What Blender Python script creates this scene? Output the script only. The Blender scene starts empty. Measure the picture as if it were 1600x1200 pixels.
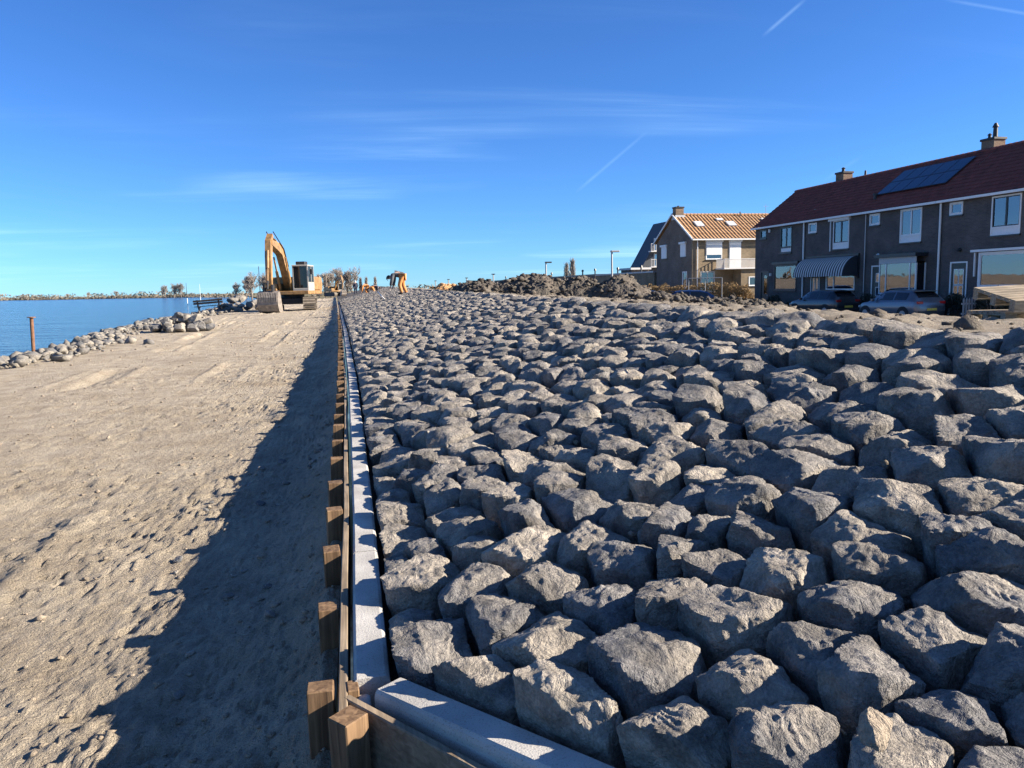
import bpy, bmesh, math, random
import numpy as np
from mathutils import Vector, Matrix

# ------------------------------------------------------------------ camera, sky, sun, exposure
scene = bpy.context.scene
C = scene.collection
PI = math.pi
R = math.radians

cam_data = bpy.data.cameras.new('camera')
cam_data.sensor_width = 36.0
cam_data.lens = 27.0
cam_data.clip_start = 0.05
cam_data.clip_end = 9000.0
cam = bpy.data.objects.new('camera', cam_data)
C.objects.link(cam)
cam.matrix_world = (Matrix.Translation((0, 0, 1.5)) @ Matrix.Rotation(R(-12.8), 4, 'Z')
                    @ Matrix.Rotation(R(90 - 7.2), 4, 'X') @ Matrix.Rotation(R(-1.3), 4, 'Z'))
scene.camera = cam

SUN_EL, SUN_AZ = 25.0, 107.0          # azimuth clockwise from +Y
world = bpy.data.worlds.new('World')
scene.world = world
world.use_nodes = True
world.cycles.sampling_method = 'MANUAL'
world.cycles.sample_map_resolution = 512
wt = world.node_tree
for n in list(wt.nodes):
    wt.nodes.remove(n)


def wn(kind, **kw):
    n = wt.nodes.new(kind)
    for k, v in kw.items():
        setattr(n, k, v)
    return n


def wmath(op, a, b=None, c=None, clamp=False):
    n = wn('ShaderNodeMath', operation=op, use_clamp=clamp)
    for i, v in enumerate((a, b, c)):
        if v is None:
            continue
        if isinstance(v, (int, float)):
            n.inputs[i].default_value = v
        else:
            wt.links.new(v, n.inputs[i])
    return n.outputs[0]


def wdot(vec, v3):
    n = wn('ShaderNodeVectorMath', operation='DOT_PRODUCT')
    wt.links.new(vec, n.inputs[0])
    n.inputs[1].default_value = v3
    return n.outputs['Value']


sky = wn('ShaderNodeTexSky', sky_type='NISHITA')
sky.sun_disc = False
sky.sun_elevation = R(SUN_EL)
sky.sun_rotation = R(SUN_AZ)
sky.altitude = 0.0
sky.air_density = 0.8
sky.dust_density = 0.0
sky.ozone_density = 2.0
tc = wn('ShaderNodeTexCoord')
D = tc.outputs['Generated']
sep = wn('ShaderNodeSeparateXYZ')
wt.links.new(D, sep.inputs[0])
# deeper, more saturated blue of a clear winter day
hsv = wn('ShaderNodeMixRGB', blend_type='MULTIPLY')
hsv.inputs[0].default_value = 1.0
hsv.inputs[2].default_value = (0.32, 0.625, 1.08, 1)
wt.links.new(sky.outputs[0], hsv.inputs[1])
# cirrus: long streaks on a high flat layer
zz = wmath('ADD', sep.outputs[2], 0.06)
comb = wn('ShaderNodeCombineXYZ')
wt.links.new(wmath('DIVIDE', sep.outputs[0], zz), comb.inputs[0])
wt.links.new(wmath('DIVIDE', sep.outputs[1], zz), comb.inputs[1])
mp = wn('ShaderNodeMapping')
mp.inputs['Location'].default_value = (1.3, 3.7, 0)
mp.inputs['Rotation'].default_value = (0, 0, R(8))
mp.inputs['Scale'].default_value = (0.15, 0.72, 1)
wt.links.new(comb.outputs[0], mp.inputs[0])
n1 = wn('ShaderNodeTexNoise')
n1.inputs['Scale'].default_value = 1.1
n1.inputs['Detail'].default_value = 6
n1.inputs['Roughness'].default_value = 0.62
n1.inputs['Distortion'].default_value = 0.7
wt.links.new(mp.outputs[0], n1.inputs['Vector'])
n2 = wn('ShaderNodeTexNoise')
n2.inputs['Scale'].default_value = 0.34
n2.inputs['Detail'].default_value = 3
wt.links.new(comb.outputs[0], n2.inputs['Vector'])
mr = wn('ShaderNodeMapRange', interpolation_type='SMOOTHSTEP')
mr.inputs[1].default_value = 0.42
mr.inputs[2].default_value = 0.80
wt.links.new(n1.outputs[0], mr.inputs[0])
mr2 = wn('ShaderNodeMapRange', interpolation_type='SMOOTHSTEP')
mr2.inputs[1].default_value = 0.44
mr2.inputs[2].default_value = 0.66
wt.links.new(n2.outputs[0], mr2.inputs[0])
cloud = wmath('MULTIPLY', wmath('MULTIPLY', mr.outputs[0], mr2.outputs[0]), 0.36)


def contrail(a, b, width, strength):
    global cloud
    a = Vector(a).normalized()
    b = Vector(b).normalized()
    n = a.cross(b).normalized()
    t = (b - a).normalized()
    m0, m1 = a.dot(t), b.dot(t)
    dist = wmath('ABSOLUTE', wdot(D, n))
    line = wmath('SUBTRACT', 1.0, wmath('DIVIDE', dist, width), clamp=True)
    along = wdot(D, t)
    k = 1.0 / (abs(m1 - m0) * 0.25)
    e0 = wmath('MULTIPLY', wmath('SUBTRACT', along, m0), k, clamp=True)
    e1 = wmath('MULTIPLY', wmath('SUBTRACT', m1, along), k, clamp=True)
    front = wmath('GREATER_THAN', wdot(D, (a + b).normalized()), 0.8)
    v = wmath('MULTIPLY', wmath('MULTIPLY', line, e0), wmath('MULTIPLY', e1, front))
    v = wmath('MULTIPLY', wmath('MULTIPLY', v, wmath('MULTIPLY_ADD', n1.outputs[0], 1.4, -0.1)), strength)
    cloud = wmath('ADD', cloud, v, clamp=True)


contrail((0.5237, 0.7941, 0.3085), (0.4884, 0.8279, 0.2756), 0.0028, 0.24)
contrail((0.3825, 0.9053, 0.1847), (0.3016, 0.9464, 0.1153), 0.0028, 0.15)
contrail((0.5977, 0.7893, 0.1406), (0.5645, 0.8175, 0.1142), 0.0035, 0.08)
contrail((0.6309, 0.7206, 0.2877), (0.7063, 0.6611, 0.2531), 0.0022, 0.20)

cm = wn('ShaderNodeMixRGB', blend_type='MIX')
wt.links.new(cloud, cm.inputs[0])
wt.links.new(hsv.outputs[0], cm.inputs[1])
cm.inputs[2].default_value = (5.6, 8.2, 10.5, 1)
bg = wn('ShaderNodeBackground')
bg.inputs['Strength'].default_value = 0.0565
wt.links.new(cm.outputs[0], bg.inputs['Color'])
wo = wn('ShaderNodeOutputWorld')
wt.links.new(bg.outputs[0], wo.inputs['Surface'])

sun_data = bpy.data.lights.new('sun', 'SUN')
sun_data.energy = 5.0
sun_data.angle = R(0.5)
sun_data.color = (1.0, 0.89, 0.745)
sun = bpy.data.objects.new('sun', sun_data)
C.objects.link(sun)
_d = Vector((-math.sin(R(SUN_AZ)) * math.cos(R(SUN_EL)), -math.cos(R(SUN_AZ)) * math.cos(R(SUN_EL)), -math.sin(R(SUN_EL))))
sun.rotation_euler = _d.to_track_quat('-Z', 'Y').to_euler()
sun.location = (40, -12, 30)

scene.cycles.max_bounces = 5
scene.cycles.diffuse_bounces = 2
scene.cycles.glossy_bounces = 3
scene.cycles.transparent_max_bounces = 8
scene.cycles.caustics_reflective = False
scene.cycles.caustics_refractive = False
scene.view_settings.view_transform = 'Standard'
scene.view_settings.look = 'None'
scene.view_settings.exposure = 1.65
scene.view_settings.gamma = 1.0
scene.view_settings.use_curve_mapping = False

# ------------------------------------------------------------------ helpers
rng = np.random.default_rng(7)
random.seed(7)


class MB:
    """collects shapes, then links them as one mesh object"""

    def __init__(s):
        s.v = []
        s.f = []
        s.M = None

    def add(s, vs, fs):
        b = len(s.v)
        if s.M is not None:
            vs = [s.M @ Vector(v) for v in vs]
        s.v.extend([tuple(v) for v in vs])
        s.f.extend([tuple(i + b for i in f) for f in fs])
        return s

    def box(s, x0, x1, y0, y1, z0, z1):
        vs = [(x0, y0, z0), (x1, y0, z0), (x1, y1, z0), (x0, y1, z0), (x0, y0, z1), (x1, y0, z1), (x1, y1, z1), (x0, y1, z1)]
        return s.add(vs, [(3, 2, 1, 0), (4, 5, 6, 7), (0, 1, 5, 4), (1, 2, 6, 5), (2, 3, 7, 6), (3, 0, 4, 7)])

    def bbox(s, x0, x1, y0, y1, z0, z1, b=0.01):
        """box with chamfered edges"""
        X, Y, Z = (x0, x1), (y0, y1), (z0, z1)
        vs, idx = [], {}
        for i in (0, 1):
            for j in (0, 1):
                for k in (0, 1):
                    sx, sy, sz = 1 - 2 * i, 1 - 2 * j, 1 - 2 * k
                    for ax in range(3):
                        p = [X[i] + sx * b, Y[j] + sy * b, Z[k] + sz * b]
                        p[ax] = (X[i], Y[j], Z[k])[ax]
                        idx[(i, j, k, ax)] = len(vs)
                        vs.append(tuple(p))
        fs = []
        for ax in range(3):
            o = [a for a in range(3) if a != ax]
            for side in (0, 1):
                q = []
                for (a, c) in ((0, 0), (1, 0), (1, 1), (0, 1)):
                    t = [0, 0, 0]
                    t[ax] = side
                    t[o[0]] = a
                    t[o[1]] = c
                    q.append(idx[(t[0], t[1], t[2], ax)])
                fs.append(q)
        for ax in range(3):                                   # edges along ax
            o = [a for a in range(3) if a != ax]
            for a in (0, 1):
                for c in (0, 1):
                    t = [0, 0, 0]
                    t[o[0]] = a
                    t[o[1]] = c
                    t[ax] = 0
                    k0 = tuple(t)
                    t[ax] = 1
                    k1 = tuple(t)
                    fs.append([idx[k0 + (o[0],)], idx[k1 + (o[0],)], idx[k1 + (o[1],)], idx[k0 + (o[1],)]])
        for i in (0, 1):
            for j in (0, 1):
                for k in (0, 1):
                    fs.append([idx[(i, j, k, 0)], idx[(i, j, k, 1)], idx[(i, j, k, 2)]])
        return s.add(vs, fs)

    def tube(s, pts, rad, n=8, cap=True):
        pts = [Vector(p) for p in pts]
        if isinstance(rad, (int, float)):
            rad = [rad] * len(pts)
        rings = []
        vs = []
        for i, p in enumerate(pts):
            t = (pts[min(i + 1, len(pts) - 1)] - pts[max(i - 1, 0)]).normalized()
            u = t.cross(Vector((0, 0, 1)))
            if u.length < 0.05:
                u = t.cross(Vector((0, 1, 0)))
            u.normalize()
            w = t.cross(u)
            for k in range(n):
                a = 2 * PI * k / n
                vs.append(p + (u * math.cos(a) + w * math.sin(a)) * rad[i])
        fs = []
        for i in range(len(pts) - 1):
            for k in range(n):
                fs.append((i * n + k, i * n + (k + 1) % n, (i + 1) * n + (k + 1) % n, (i + 1) * n + k))
        if cap:
            fs.append(tuple(range(n - 1, -1, -1)))
            m = (len(pts) - 1) * n
            fs.append(tuple(m + k for k in range(n)))
        return s.add(vs, fs)

    def prism(s, poly, a0, a1, axis=1):
        """polygon extruded along an axis; poly gives the two other coordinates"""
        n = len(poly)
        vs = []
        for a in (a0, a1):
            for (p, q) in poly:
                if axis == 0:
                    vs.append((a, p, q))
                elif axis == 1:
                    vs.append((p, a, q))
                else:
                    vs.append((p, q, a))
        fs = [tuple(range(n)), tuple(range(2 * n - 1, n - 1, -1))]
        for i in range(n):
            j = (i + 1) % n
            fs.append((i, j, n + j, n + i))
        return s.add(vs, fs)

    def quad(s, a, b, c, d):
        return s.add([a, b, c, d], [(0, 1, 2, 3)])

    def build(s, name, mat, parent=None, smooth=False, recalc=True):
        me = bpy.data.meshes.new(name)
        me.from_pydata(s.v, [], s.f)
        if recalc:
            bm = bmesh.new()
            bm.from_mesh(me)
            bmesh.ops.recalc_face_normals(bm, faces=bm.faces)
            bm.to_mesh(me)
            bm.free()
        if smooth:
            me.polygons.foreach_set('use_smooth', [True] * len(me.polygons))
            if smooth != 'all':
                me.set_sharp_from_angle(angle=R(40))
        me.materials.append(M[mat] if isinstance(mat, str) else mat)
        me.update()
        return link(name, me, parent)


def link(name, me, parent=None):
    o = bpy.data.objects.new(name, me)
    C.objects.link(o)
    if parent is not None:
        o.parent = parent
    return o


def tag(o, label=None, cat=None, group=None, kind=None):
    if label:
        o['label'] = label
    if cat:
        o['category'] = cat
    if group:
        o['group'] = group
    if kind:
        o['kind'] = kind
    return o


def empty(name, loc=(0, 0, 0), rz=0.0):
    o = bpy.data.objects.new(name, None)
    C.objects.link(o)
    o.location = loc
    o.rotation_euler = (0, 0, rz)
    o.empty_display_size = 0.3
    return o


def copy_tree(o, parent=None):
    c = o.copy()
    C.objects.link(c)
    c.parent = parent
    for ch in list(o.children):
        copy_tree(ch, c)
    return c


def np_mesh(name, V, F, mat, parent=None, smooth=True, attr=None, sharp=None):
    """V (n,3), F (m,k) numpy"""
    me = bpy.data.meshes.new(name)
    k = F.shape[1]
    me.vertices.add(len(V))
    me.vertices.foreach_set('co', np.ascontiguousarray(V, dtype=np.float32).ravel())
    me.loops.add(F.size)
    me.loops.foreach_set('vertex_index', np.ascontiguousarray(F, dtype=np.int32).ravel())
    me.polygons.add(len(F))
    me.polygons.foreach_set('loop_start', np.arange(0, F.size, k, dtype=np.int32))
    if smooth:
        me.polygons.foreach_set('use_smooth', np.ones(len(F), dtype=bool))
    me.update(calc_edges=True)
    if attr is not None:
        a = me.attributes.new('tint', 'FLOAT', 'POINT')
        a.data.foreach_set('value', np.ascontiguousarray(attr, dtype=np.float32))
    me.validate()
    if smooth and sharp:
        me.set_sharp_from_angle(angle=R(sharp))
    me.materials.append(M[mat])
    return link(name, me, parent)


def _hash(ix, iy, iz, seed):
    h = (ix.astype(np.uint32) * np.uint32(374761393) + iy.astype(np.uint32) * np.uint32(668265263)
         + iz.astype(np.uint32) * np.uint32(2147483647) + np.uint32(seed * 974711 & 0xffffffff))
    h = (h ^ (h >> np.uint32(13))) * np.uint32(1274126177)
    h = (h ^ (h >> np.uint32(16))) * np.uint32(2246822519)
    h = h ^ (h >> np.uint32(15))
    return h.astype(np.float64) / 4294967295.0 * 2 - 1


def vnoise(P, seed=0):
    Pf = np.floor(P)
    f = P - Pf
    I = Pf.astype(np.int64)
    u = f * f * f * (f * (f * 6 - 15) + 10)
    r = 0
    for dx in (0, 1):
        wx = u[:, 0] if dx else 1 - u[:, 0]
        for dy in (0, 1):
            wy = u[:, 1] if dy else 1 - u[:, 1]
            for dz in (0, 1):
                wz = u[:, 2] if dz else 1 - u[:, 2]
                r = r + wx * wy * wz * _hash(I[:, 0] + dx, I[:, 1] + dy, I[:, 2] + dz, seed)
    return r


def fbm(P, octaves=4, seed=0, gain=0.5, ridged=False):
    a, s, t = 1.0, 0.0, 0.0
    for o in range(octaves):
        n = vnoise(P * (2.03 ** o) + 17.3 * o, seed + o)
        if ridged:
            n = 1 - 2 * np.abs(n)
        s = s + a * n
        t += a
        a *= gain
    return s / t


# ------------------------------------------------------------------ materials
M = {}


def mat(name):
    m = bpy.data.materials.new(name)
    m.use_nodes = True
    M[name] = m
    nt = m.node_tree
    b = nt.nodes['Principled BSDF']
    return m, nt, b


def N(nt, kind, **kw):
    n = nt.nodes.new(kind)
    for k, v in kw.items():
        setattr(n, k, v)
    return n


def simple(name, col, rough=0.6, metal=0.0, spec=0.5, var=0.15, scale=8.0, bump=0.0, bscale=60.0, coat=0.0):
    m, nt, b = mat(name)
    b.inputs['Roughness'].default_value = rough
    b.inputs['Metallic'].default_value = metal
    b.inputs['Specular IOR Level'].default_value = spec
    b.inputs['Coat Weight'].default_value = coat
    g = N(nt, 'ShaderNodeNewGeometry')
    n = N(nt, 'ShaderNodeTexNoise')
    n.inputs['Scale'].default_value = scale
    n.inputs['Detail'].default_value = 6
    n.inputs['Roughness'].default_value = 0.65
    nt.links.new(g.outputs['Position'], n.inputs['Vector'])
    r = N(nt, 'ShaderNodeValToRGB')
    r.color_ramp.elements[0].position = 0.3
    r.color_ramp.elements[1].position = 0.7
    r.color_ramp.elements[0].color = tuple(c * (1 - var) for c in col) + (1,)
    r.color_ramp.elements[1].color = tuple(min(c * (1 + var), 1) for c in col) + (1,)
    nt.links.new(n.outputs['Fac'], r.inputs[0])
    nt.links.new(r.outputs[0], b.inputs['Base Color'])
    if bump:
        n2 = N(nt, 'ShaderNodeTexNoise')
        n2.inputs['Scale'].default_value = bscale
        n2.inputs['Detail'].default_value = 5
        nt.links.new(g.outputs['Position'], n2.inputs['Vector'])
        bp = N(nt, 'ShaderNodeBump')
        bp.inputs['Strength'].default_value = bump
        bp.inputs['Distance'].default_value = 0.02
        nt.links.new(n2.outputs['Fac'], bp.inputs['Height'])
        nt.links.new(bp.outputs[0], b.inputs['Normal'])
    return m


def rock_material(name, dark, light, dust, dust_amt=0.45, scale=1.0):
    m, nt, b = mat(name)
    b.inputs['Roughness'].default_value = 0.82
    b.inputs['Specular IOR Level'].default_value = 0.35
    g = N(nt, 'ShaderNodeNewGeometry')
    pos = g.outputs['Position']

    def noise(s, det=6, rough=0.6, dist=0.0):
        n = N(nt, 'ShaderNodeTexNoise')
        n.inputs['Scale'].default_value = s * scale
        n.inputs['Detail'].default_value = det
        n.inputs['Roughness'].default_value = rough
        n.inputs['Distortion'].default_value = dist
        nt.links.new(pos, n.inputs['Vector'])
        return n.outputs['Fac']

    def ramp(fac, p0, p1):
        r = N(nt, 'ShaderNodeMapRange')
        r.inputs[1].default_value = p0
        r.inputs[2].default_value = p1
        nt.links.new(fac, r.inputs[0])
        return r.outputs[0]

    def mixc(fac, a, c, blend='MIX'):
        x = N(nt, 'ShaderNodeMixRGB', blend_type=blend)
        for i, v in ((0, fac), (1, a), (2, c)):
            if isinstance(v, (tuple, float, int)):
                x.inputs[i].default_value = v if isinstance(v, (float, int)) else tuple(v) + (1,)
            else:
                nt.links.new(v, x.inputs[i])
        return x.outputs[0]

    base = mixc(ramp(noise(7, 6, 0.7, 0.4), 0.33, 0.68), dark, light)
    at = N(nt, 'ShaderNodeAttribute', attribute_name='tint')
    base = mixc(1.0, base, mixc(at.outputs['Fac'], (0.62, 0.64, 0.70), (1.48, 1.36, 1.20)), 'MULTIPLY')
    dm = N(nt, 'ShaderNodeMath', operation='MULTIPLY')
    nt.links.new(ramp(noise(4.3, 4, 0.62), 0.45, 0.68), dm.inputs[0])
    dm.inputs[1].default_value = dust_amt
    base = mixc(dm.outputs[0], base, dust)
    spk = ramp(noise(130, 2, 0.7), 0.30, 0.72)
    base = mixc(1.0, base, mixc(spk, (0.72, 0.72, 0.73), (1.25, 1.25, 1.24)), 'MULTIPLY')
    nt.links.new(base, b.inputs['Base Color'])
    h1 = noise(16, 6, 0.68, 0.8)
    h2 = noise(75, 4, 0.72)
    ad = N(nt, 'ShaderNodeMath', operation='MULTIPLY_ADD')
    nt.links.new(h2, ad.inputs[0])
    ad.inputs[1].default_value = 0.28
    nt.links.new(h1, ad.inputs[2])
    bp = N(nt, 'ShaderNodeBump')
    bp.inputs['Strength'].default_value = 1.0
    bp.inputs['Distance'].default_value = 0.04
    nt.links.new(ad.outputs[0], bp.inputs['Height'])
    nt.links.new(bp.outputs[0], b.inputs['Normal'])
    return m


rock_material('stone', (0.078, 0.077, 0.077), (0.30, 0.29, 0.272), (0.42, 0.365, 0.29), 0.5)
rock_material('boulder', (0.10, 0.10, 0.10), (0.24, 0.235, 0.22), (0.32, 0.28, 0.22), 0.5, 0.7)
rock_material('clay', (0.042, 0.037, 0.033), (0.092, 0.08, 0.066), (0.17, 0.145, 0.11), 0.45, 0.6)
rock_material('clod', (0.24, 0.205, 0.16), (0.34, 0.295, 0.235), (0.36, 0.315, 0.255), 0.5)
rock_material('rust_sand', (0.34, 0.19, 0.085), (0.50, 0.30, 0.14), (0.52, 0.35, 0.19), 0.5, 0.7)


def sand_material(name, c0, c1, wet, bdist=0.03):
    m, nt, b = mat(name)
    b.inputs['Roughness'].default_value = 0.95
    b.inputs['Specular IOR Level'].default_value = 0.15
    g = N(nt, 'ShaderNodeNewGeometry')
    pos = g.outputs['Position']

    def noise(s, det=6, rough=0.6):
        n = N(nt, 'ShaderNodeTexNoise')
        n.inputs['Scale'].default_value = s
        n.inputs['Detail'].default_value = det
        n.inputs['Roughness'].default_value = rough
        nt.links.new(pos, n.inputs['Vector'])
        return n.outputs['Fac']
    r1 = N(nt, 'ShaderNodeValToRGB')
    r1.color_ramp.elements[0].position = 0.35
    r1.color_ramp.elements[1].position = 0.66
    r1.color_ramp.elements[0].color = c0 + (1,)
    r1.color_ramp.elements[1].color = c1 + (1,)
    nt.links.new(noise(3.0, 6, 0.7), r1.inputs[0])
    r2 = N(nt, 'ShaderNodeMapRange')
    r2.inputs[1].default_value = 0.54
    r2.inputs[2].default_value = 0.75
    nt.links.new(noise(0.55, 5, 0.6), r2.inputs[0])
    mx = N(nt, 'ShaderNodeMixRGB')
    nt.links.new(r2.outputs[0], mx.inputs[0])
    nt.links.new(r1.outputs[0], mx.inputs[1])
    mx.inputs[2].default_value = wet + (1,)
    sp = N(nt, 'ShaderNodeMapRange')
    sp.inputs[1].default_value = 0.28
    sp.inputs[2].default_value = 0.74
    sp.inputs[3].default_value = 0.66
    sp.inputs[4].default_value = 1.22
    nt.links.new(noise(190, 3, 0.8), sp.inputs[0])
    ml = N(nt, 'ShaderNodeVectorMath', operation='SCALE')
    nt.links.new(mx.outputs[0], ml.inputs[0])
    nt.links.new(sp.outputs[0], ml.inputs['Scale'])
    nt.links.new(ml.outputs[0], b.inputs['Base Color'])
    ad = N(nt, 'ShaderNodeMath', operation='MULTIPLY_ADD')
    nt.links.new(noise(85, 4, 0.78), ad.inputs[0])
    ad.inputs[1].default_value = 0.5
    nt.links.new(noise(20, 5, 0.72), ad.inputs[2])
    bp = N(nt, 'ShaderNodeBump')
    bp.inputs['Strength'].default_value = 1.0
    bp.inputs['Distance'].default_value = bdist
    nt.links.new(ad.outputs[0], bp.inputs['Height'])
    nt.links.new(bp.outputs[0], b.inputs['Normal'])


sand_material('sand', (0.335, 0.28, 0.21), (0.485, 0.42, 0.325), (0.27, 0.22, 0.16), 0.055)
sand_material('topsoil', (0.26, 0.22, 0.17), (0.38, 0.33, 0.26), (0.19, 0.16, 0.12), 0.05)
sand_material('bed', (0.10, 0.09, 0.08), (0.17, 0.15, 0.13), (0.08, 0.07, 0.06))
sand_material('field', (0.13, 0.115, 0.07), (0.22, 0.185, 0.11), (0.09, 0.10, 0.05))


def wood_material(name, c0, c1, axis, scale=1.0, rough=0.8):
    m, nt, b = mat(name)
    b.inputs['Roughness'].default_value = rough
    b.inputs['Specular IOR Level'].default_value = 0.25
    g = N(nt, 'ShaderNodeNewGeometry')
    mpn = N(nt, 'ShaderNodeMapping')
    sc = [60 * scale] * 3
    sc[axis] = 3.5 * scale
    mpn.inputs['Scale'].default_value = sc
    nt.links.new(g.outputs['Position'], mpn.inputs[0])
    n = N(nt, 'ShaderNodeTexNoise')
    n.inputs['Scale'].default_value = 1.0
    n.inputs['Detail'].default_value = 6
    n.inputs['Distortion'].default_value = 0.6
    nt.links.new(mpn.outputs[0], n.inputs['Vector'])
    r = N(nt, 'ShaderNodeValToRGB')
    r.color_ramp.elements[0].position = 0.32
    r.color_ramp.elements[1].position = 0.68
    r.color_ramp.elements[0].color = c0 + (1,)
    r.color_ramp.elements[1].color = c1 + (1,)
    nt.links.new(n.outputs['Fac'], r.inputs[0])
    n2 = N(nt, 'ShaderNodeTexNoise')
    n2.inputs['Scale'].default_value = 5
    n2.inputs['Detail'].default_value = 5
    nt.links.new(g.outputs['Position'], n2.inputs['Vector'])
    mr_ = N(nt, 'ShaderNodeMapRange')
    mr_.inputs[1].default_value = 0.35
    mr_.inputs[2].default_value = 0.7
    mr_.inputs[3].default_value = 0.65
    mr_.inputs[4].default_value = 1.1
    nt.links.new(n2.outputs['Fac'], mr_.inputs[0])
    vs_ = N(nt, 'ShaderNodeVectorMath', operation='SCALE')
    nt.links.new(r.outputs[0], vs_.inputs[0])
    nt.links.new(mr_.outputs[0], vs_.inputs['Scale'])
    nt.links.new(vs_.outputs[0], b.inputs['Base Color'])
    bp = N(nt, 'ShaderNodeBump')
    bp.inputs['Strength'].default_value = 0.5
    bp.inputs['Distance'].default_value = 0.004
    nt.links.new(n.outputs['Fac'], bp.inputs['Height'])
    nt.links.new(bp.outputs[0], b.inputs['Normal'])


wood_material('stake_wood', (0.105, 0.062, 0.034), (0.26, 0.165, 0.09), 2)
wood_material('plank_wood', (0.16, 0.12, 0.08), (0.31, 0.24, 0.165), 1)
wood_material('pallet_wood', (0.26, 0.20, 0.13), (0.43, 0.355, 0.25), 0, 0.6)
simple('bench_wood', (0.022, 0.018, 0.016), 0.75, var=0.3)


def concrete():
    m, nt, b = mat('concrete')
    b.inputs['Roughness'].default_value = 0.9
    b.inputs['Specular IOR Level'].default_value = 0.2
    g = N(nt, 'ShaderNodeNewGeometry')
    n = N(nt, 'ShaderNodeTexNoise')
    n.inputs['Scale'].default_value = 7
    n.inputs['Detail'].default_value = 8
    nt.links.new(g.outputs['Position'], n.inputs['Vector'])
    r = N(nt, 'ShaderNodeValToRGB')
    r.color_ramp.elements[0].position = 0.3
    r.color_ramp.elements[1].position = 0.72
    r.color_ramp.elements[0].color = (0.30, 0.29, 0.27, 1)
    r.color_ramp.elements[1].color = (0.47, 0.455, 0.425, 1)
    nt.links.new(n.outputs['Fac'], r.inputs[0])
    v = N(nt, 'ShaderNodeTexNoise')
    v.inputs['Scale'].default_value = 240
    v.inputs['Detail'].default_value = 2
    nt.links.new(g.outputs['Position'], v.inputs['Vector'])
    q = N(nt, 'ShaderNodeMapRange')
    q.inputs[1].default_value = 0.3
    q.inputs[2].default_value = 0.45
    q.inputs[3].default_value = 0.66
    q.inputs[4].default_value = 1.0
    nt.links.new(v.outputs['Fac'], q.inputs[0])
    s_ = N(nt, 'ShaderNodeVectorMath', operation='SCALE')
    nt.links.new(r.outputs[0], s_.inputs[0])
    nt.links.new(q.outputs[0], s_.inputs['Scale'])
    nt.links.new(s_.outputs[0], b.inputs['Base Color'])
    bp = N(nt, 'ShaderNodeBump')
    bp.inputs['Strength'].default_value = 0.4
    bp.inputs['Distance'].default_value = 0.004
    nt.links.new(v.outputs['Fac'], bp.inputs['Height'])
    nt.links.new(bp.outputs[0], b.inputs['Normal'])


concrete()


def brick_material(name, c1, c2, mortar, axis):
    """running bond; axis is the horizontal world axis along the wall"""
    m, nt, b = mat(name)
    b.inputs['Roughness'].default_value = 0.85
    b.inputs['Specular IOR Level'].default_value = 0.2
    g = N(nt, 'ShaderNodeNewGeometry')
    s_ = N(nt, 'ShaderNodeSeparateXYZ')
    nt.links.new(g.outputs['Position'], s_.inputs[0])
    ad = N(nt, 'ShaderNodeMath', operation='ADD')
    nt.links.new(s_.outputs[0], ad.inputs[0])
    nt.links.new(s_.outputs[1], ad.inputs[1])
    cb = N(nt, 'ShaderNodeCombineXYZ')
    nt.links.new(ad.outputs[0], cb.inputs[0])
    nt.links.new(s_.outputs[2], cb.inputs[1])
    t = N(nt, 'ShaderNodeTexBrick')
    t.inputs['Scale'].default_value = 1.0
    t.inputs['Brick Width'].default_value = 0.22
    t.inputs['Row Height'].default_value = 0.0625
    t.inputs['Mortar Size'].default_value = 0.006
    t.inputs['Bias'].default_value = 0.0
    t.inputs['Color1'].default_value = c1 + (1,)
    t.inputs['Color2'].default_value = c2 + (1,)
    t.inputs['Mortar'].default_value = mortar + (1,)
    nt.links.new(cb.outputs[0], t.inputs['Vector'])
    n = N(nt, 'ShaderNodeTexNoise')
    n.inputs['Scale'].default_value = 0.9
    n.inputs['Detail'].default_value = 6
    nt.links.new(g.outputs['Position'], n.inputs['Vector'])
    q = N(nt, 'ShaderNodeMapRange')
    q.inputs[1].default_value = 0.3
    q.inputs[2].default_value = 0.7
    q.inputs[3].default_value = 0.75
    q.inputs[4].default_value = 1.2
    nt.links.new(n.outputs['Fac'], q.inputs[0])
    v = N(nt, 'ShaderNodeVectorMath', operation='SCALE')
    nt.links.new(t.outputs['Color'], v.inputs[0])
    nt.links.new(q.outputs[0], v.inputs['Scale'])
    nt.links.new(v.outputs[0], b.inputs['Base Color'])
    bp = N(nt, 'ShaderNodeBump', invert=True)
    bp.inputs['Strength'].default_value = 0.6
    bp.inputs['Distance'].default_value = 0.01
    nt.links.new(t.outputs['Fac'], bp.inputs['Height'])
    nt.links.new(bp.outputs[0], b.inputs['Normal'])


brick_material('brick_dark', (0.078, 0.070, 0.067), (0.108, 0.092, 0.085), (0.135, 0.128, 0.12), 1)
brick_material('brick_tan', (0.18, 0.14, 0.09), (0.24, 0.18, 0.115), (0.21, 0.18, 0.14), 0)
brick_material('brick_brown', (0.11, 0.09, 0.076), (0.155, 0.122, 0.098), (0.22, 0.19, 0.16), 0)
brick_material('brick_chimney', (0.14, 0.10, 0.07), (0.19, 0.135, 0.09), (0.28, 0.23, 0.18), 0)
simple('tile_red', (0.18, 0.048, 0.036), 0.75, var=0.35, scale=2.5)
simple('tile_orange', (0.33, 0.185, 0.085), 0.8, var=0.35, scale=3.5)
simple('tile_slate', (0.045, 0.05, 0.06), 0.6, var=0.2)
simple('white_paint', (0.70, 0.70, 0.68), 0.45, var=0.06)
simple('grey_paint', (0.42, 0.42, 0.41), 0.5, var=0.1)
simple('dark_paint', (0.02, 0.024, 0.028), 0.4, var=0.2)
simple('green_paint', (0.018, 0.032, 0.03), 0.4, var=0.2)
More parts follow.
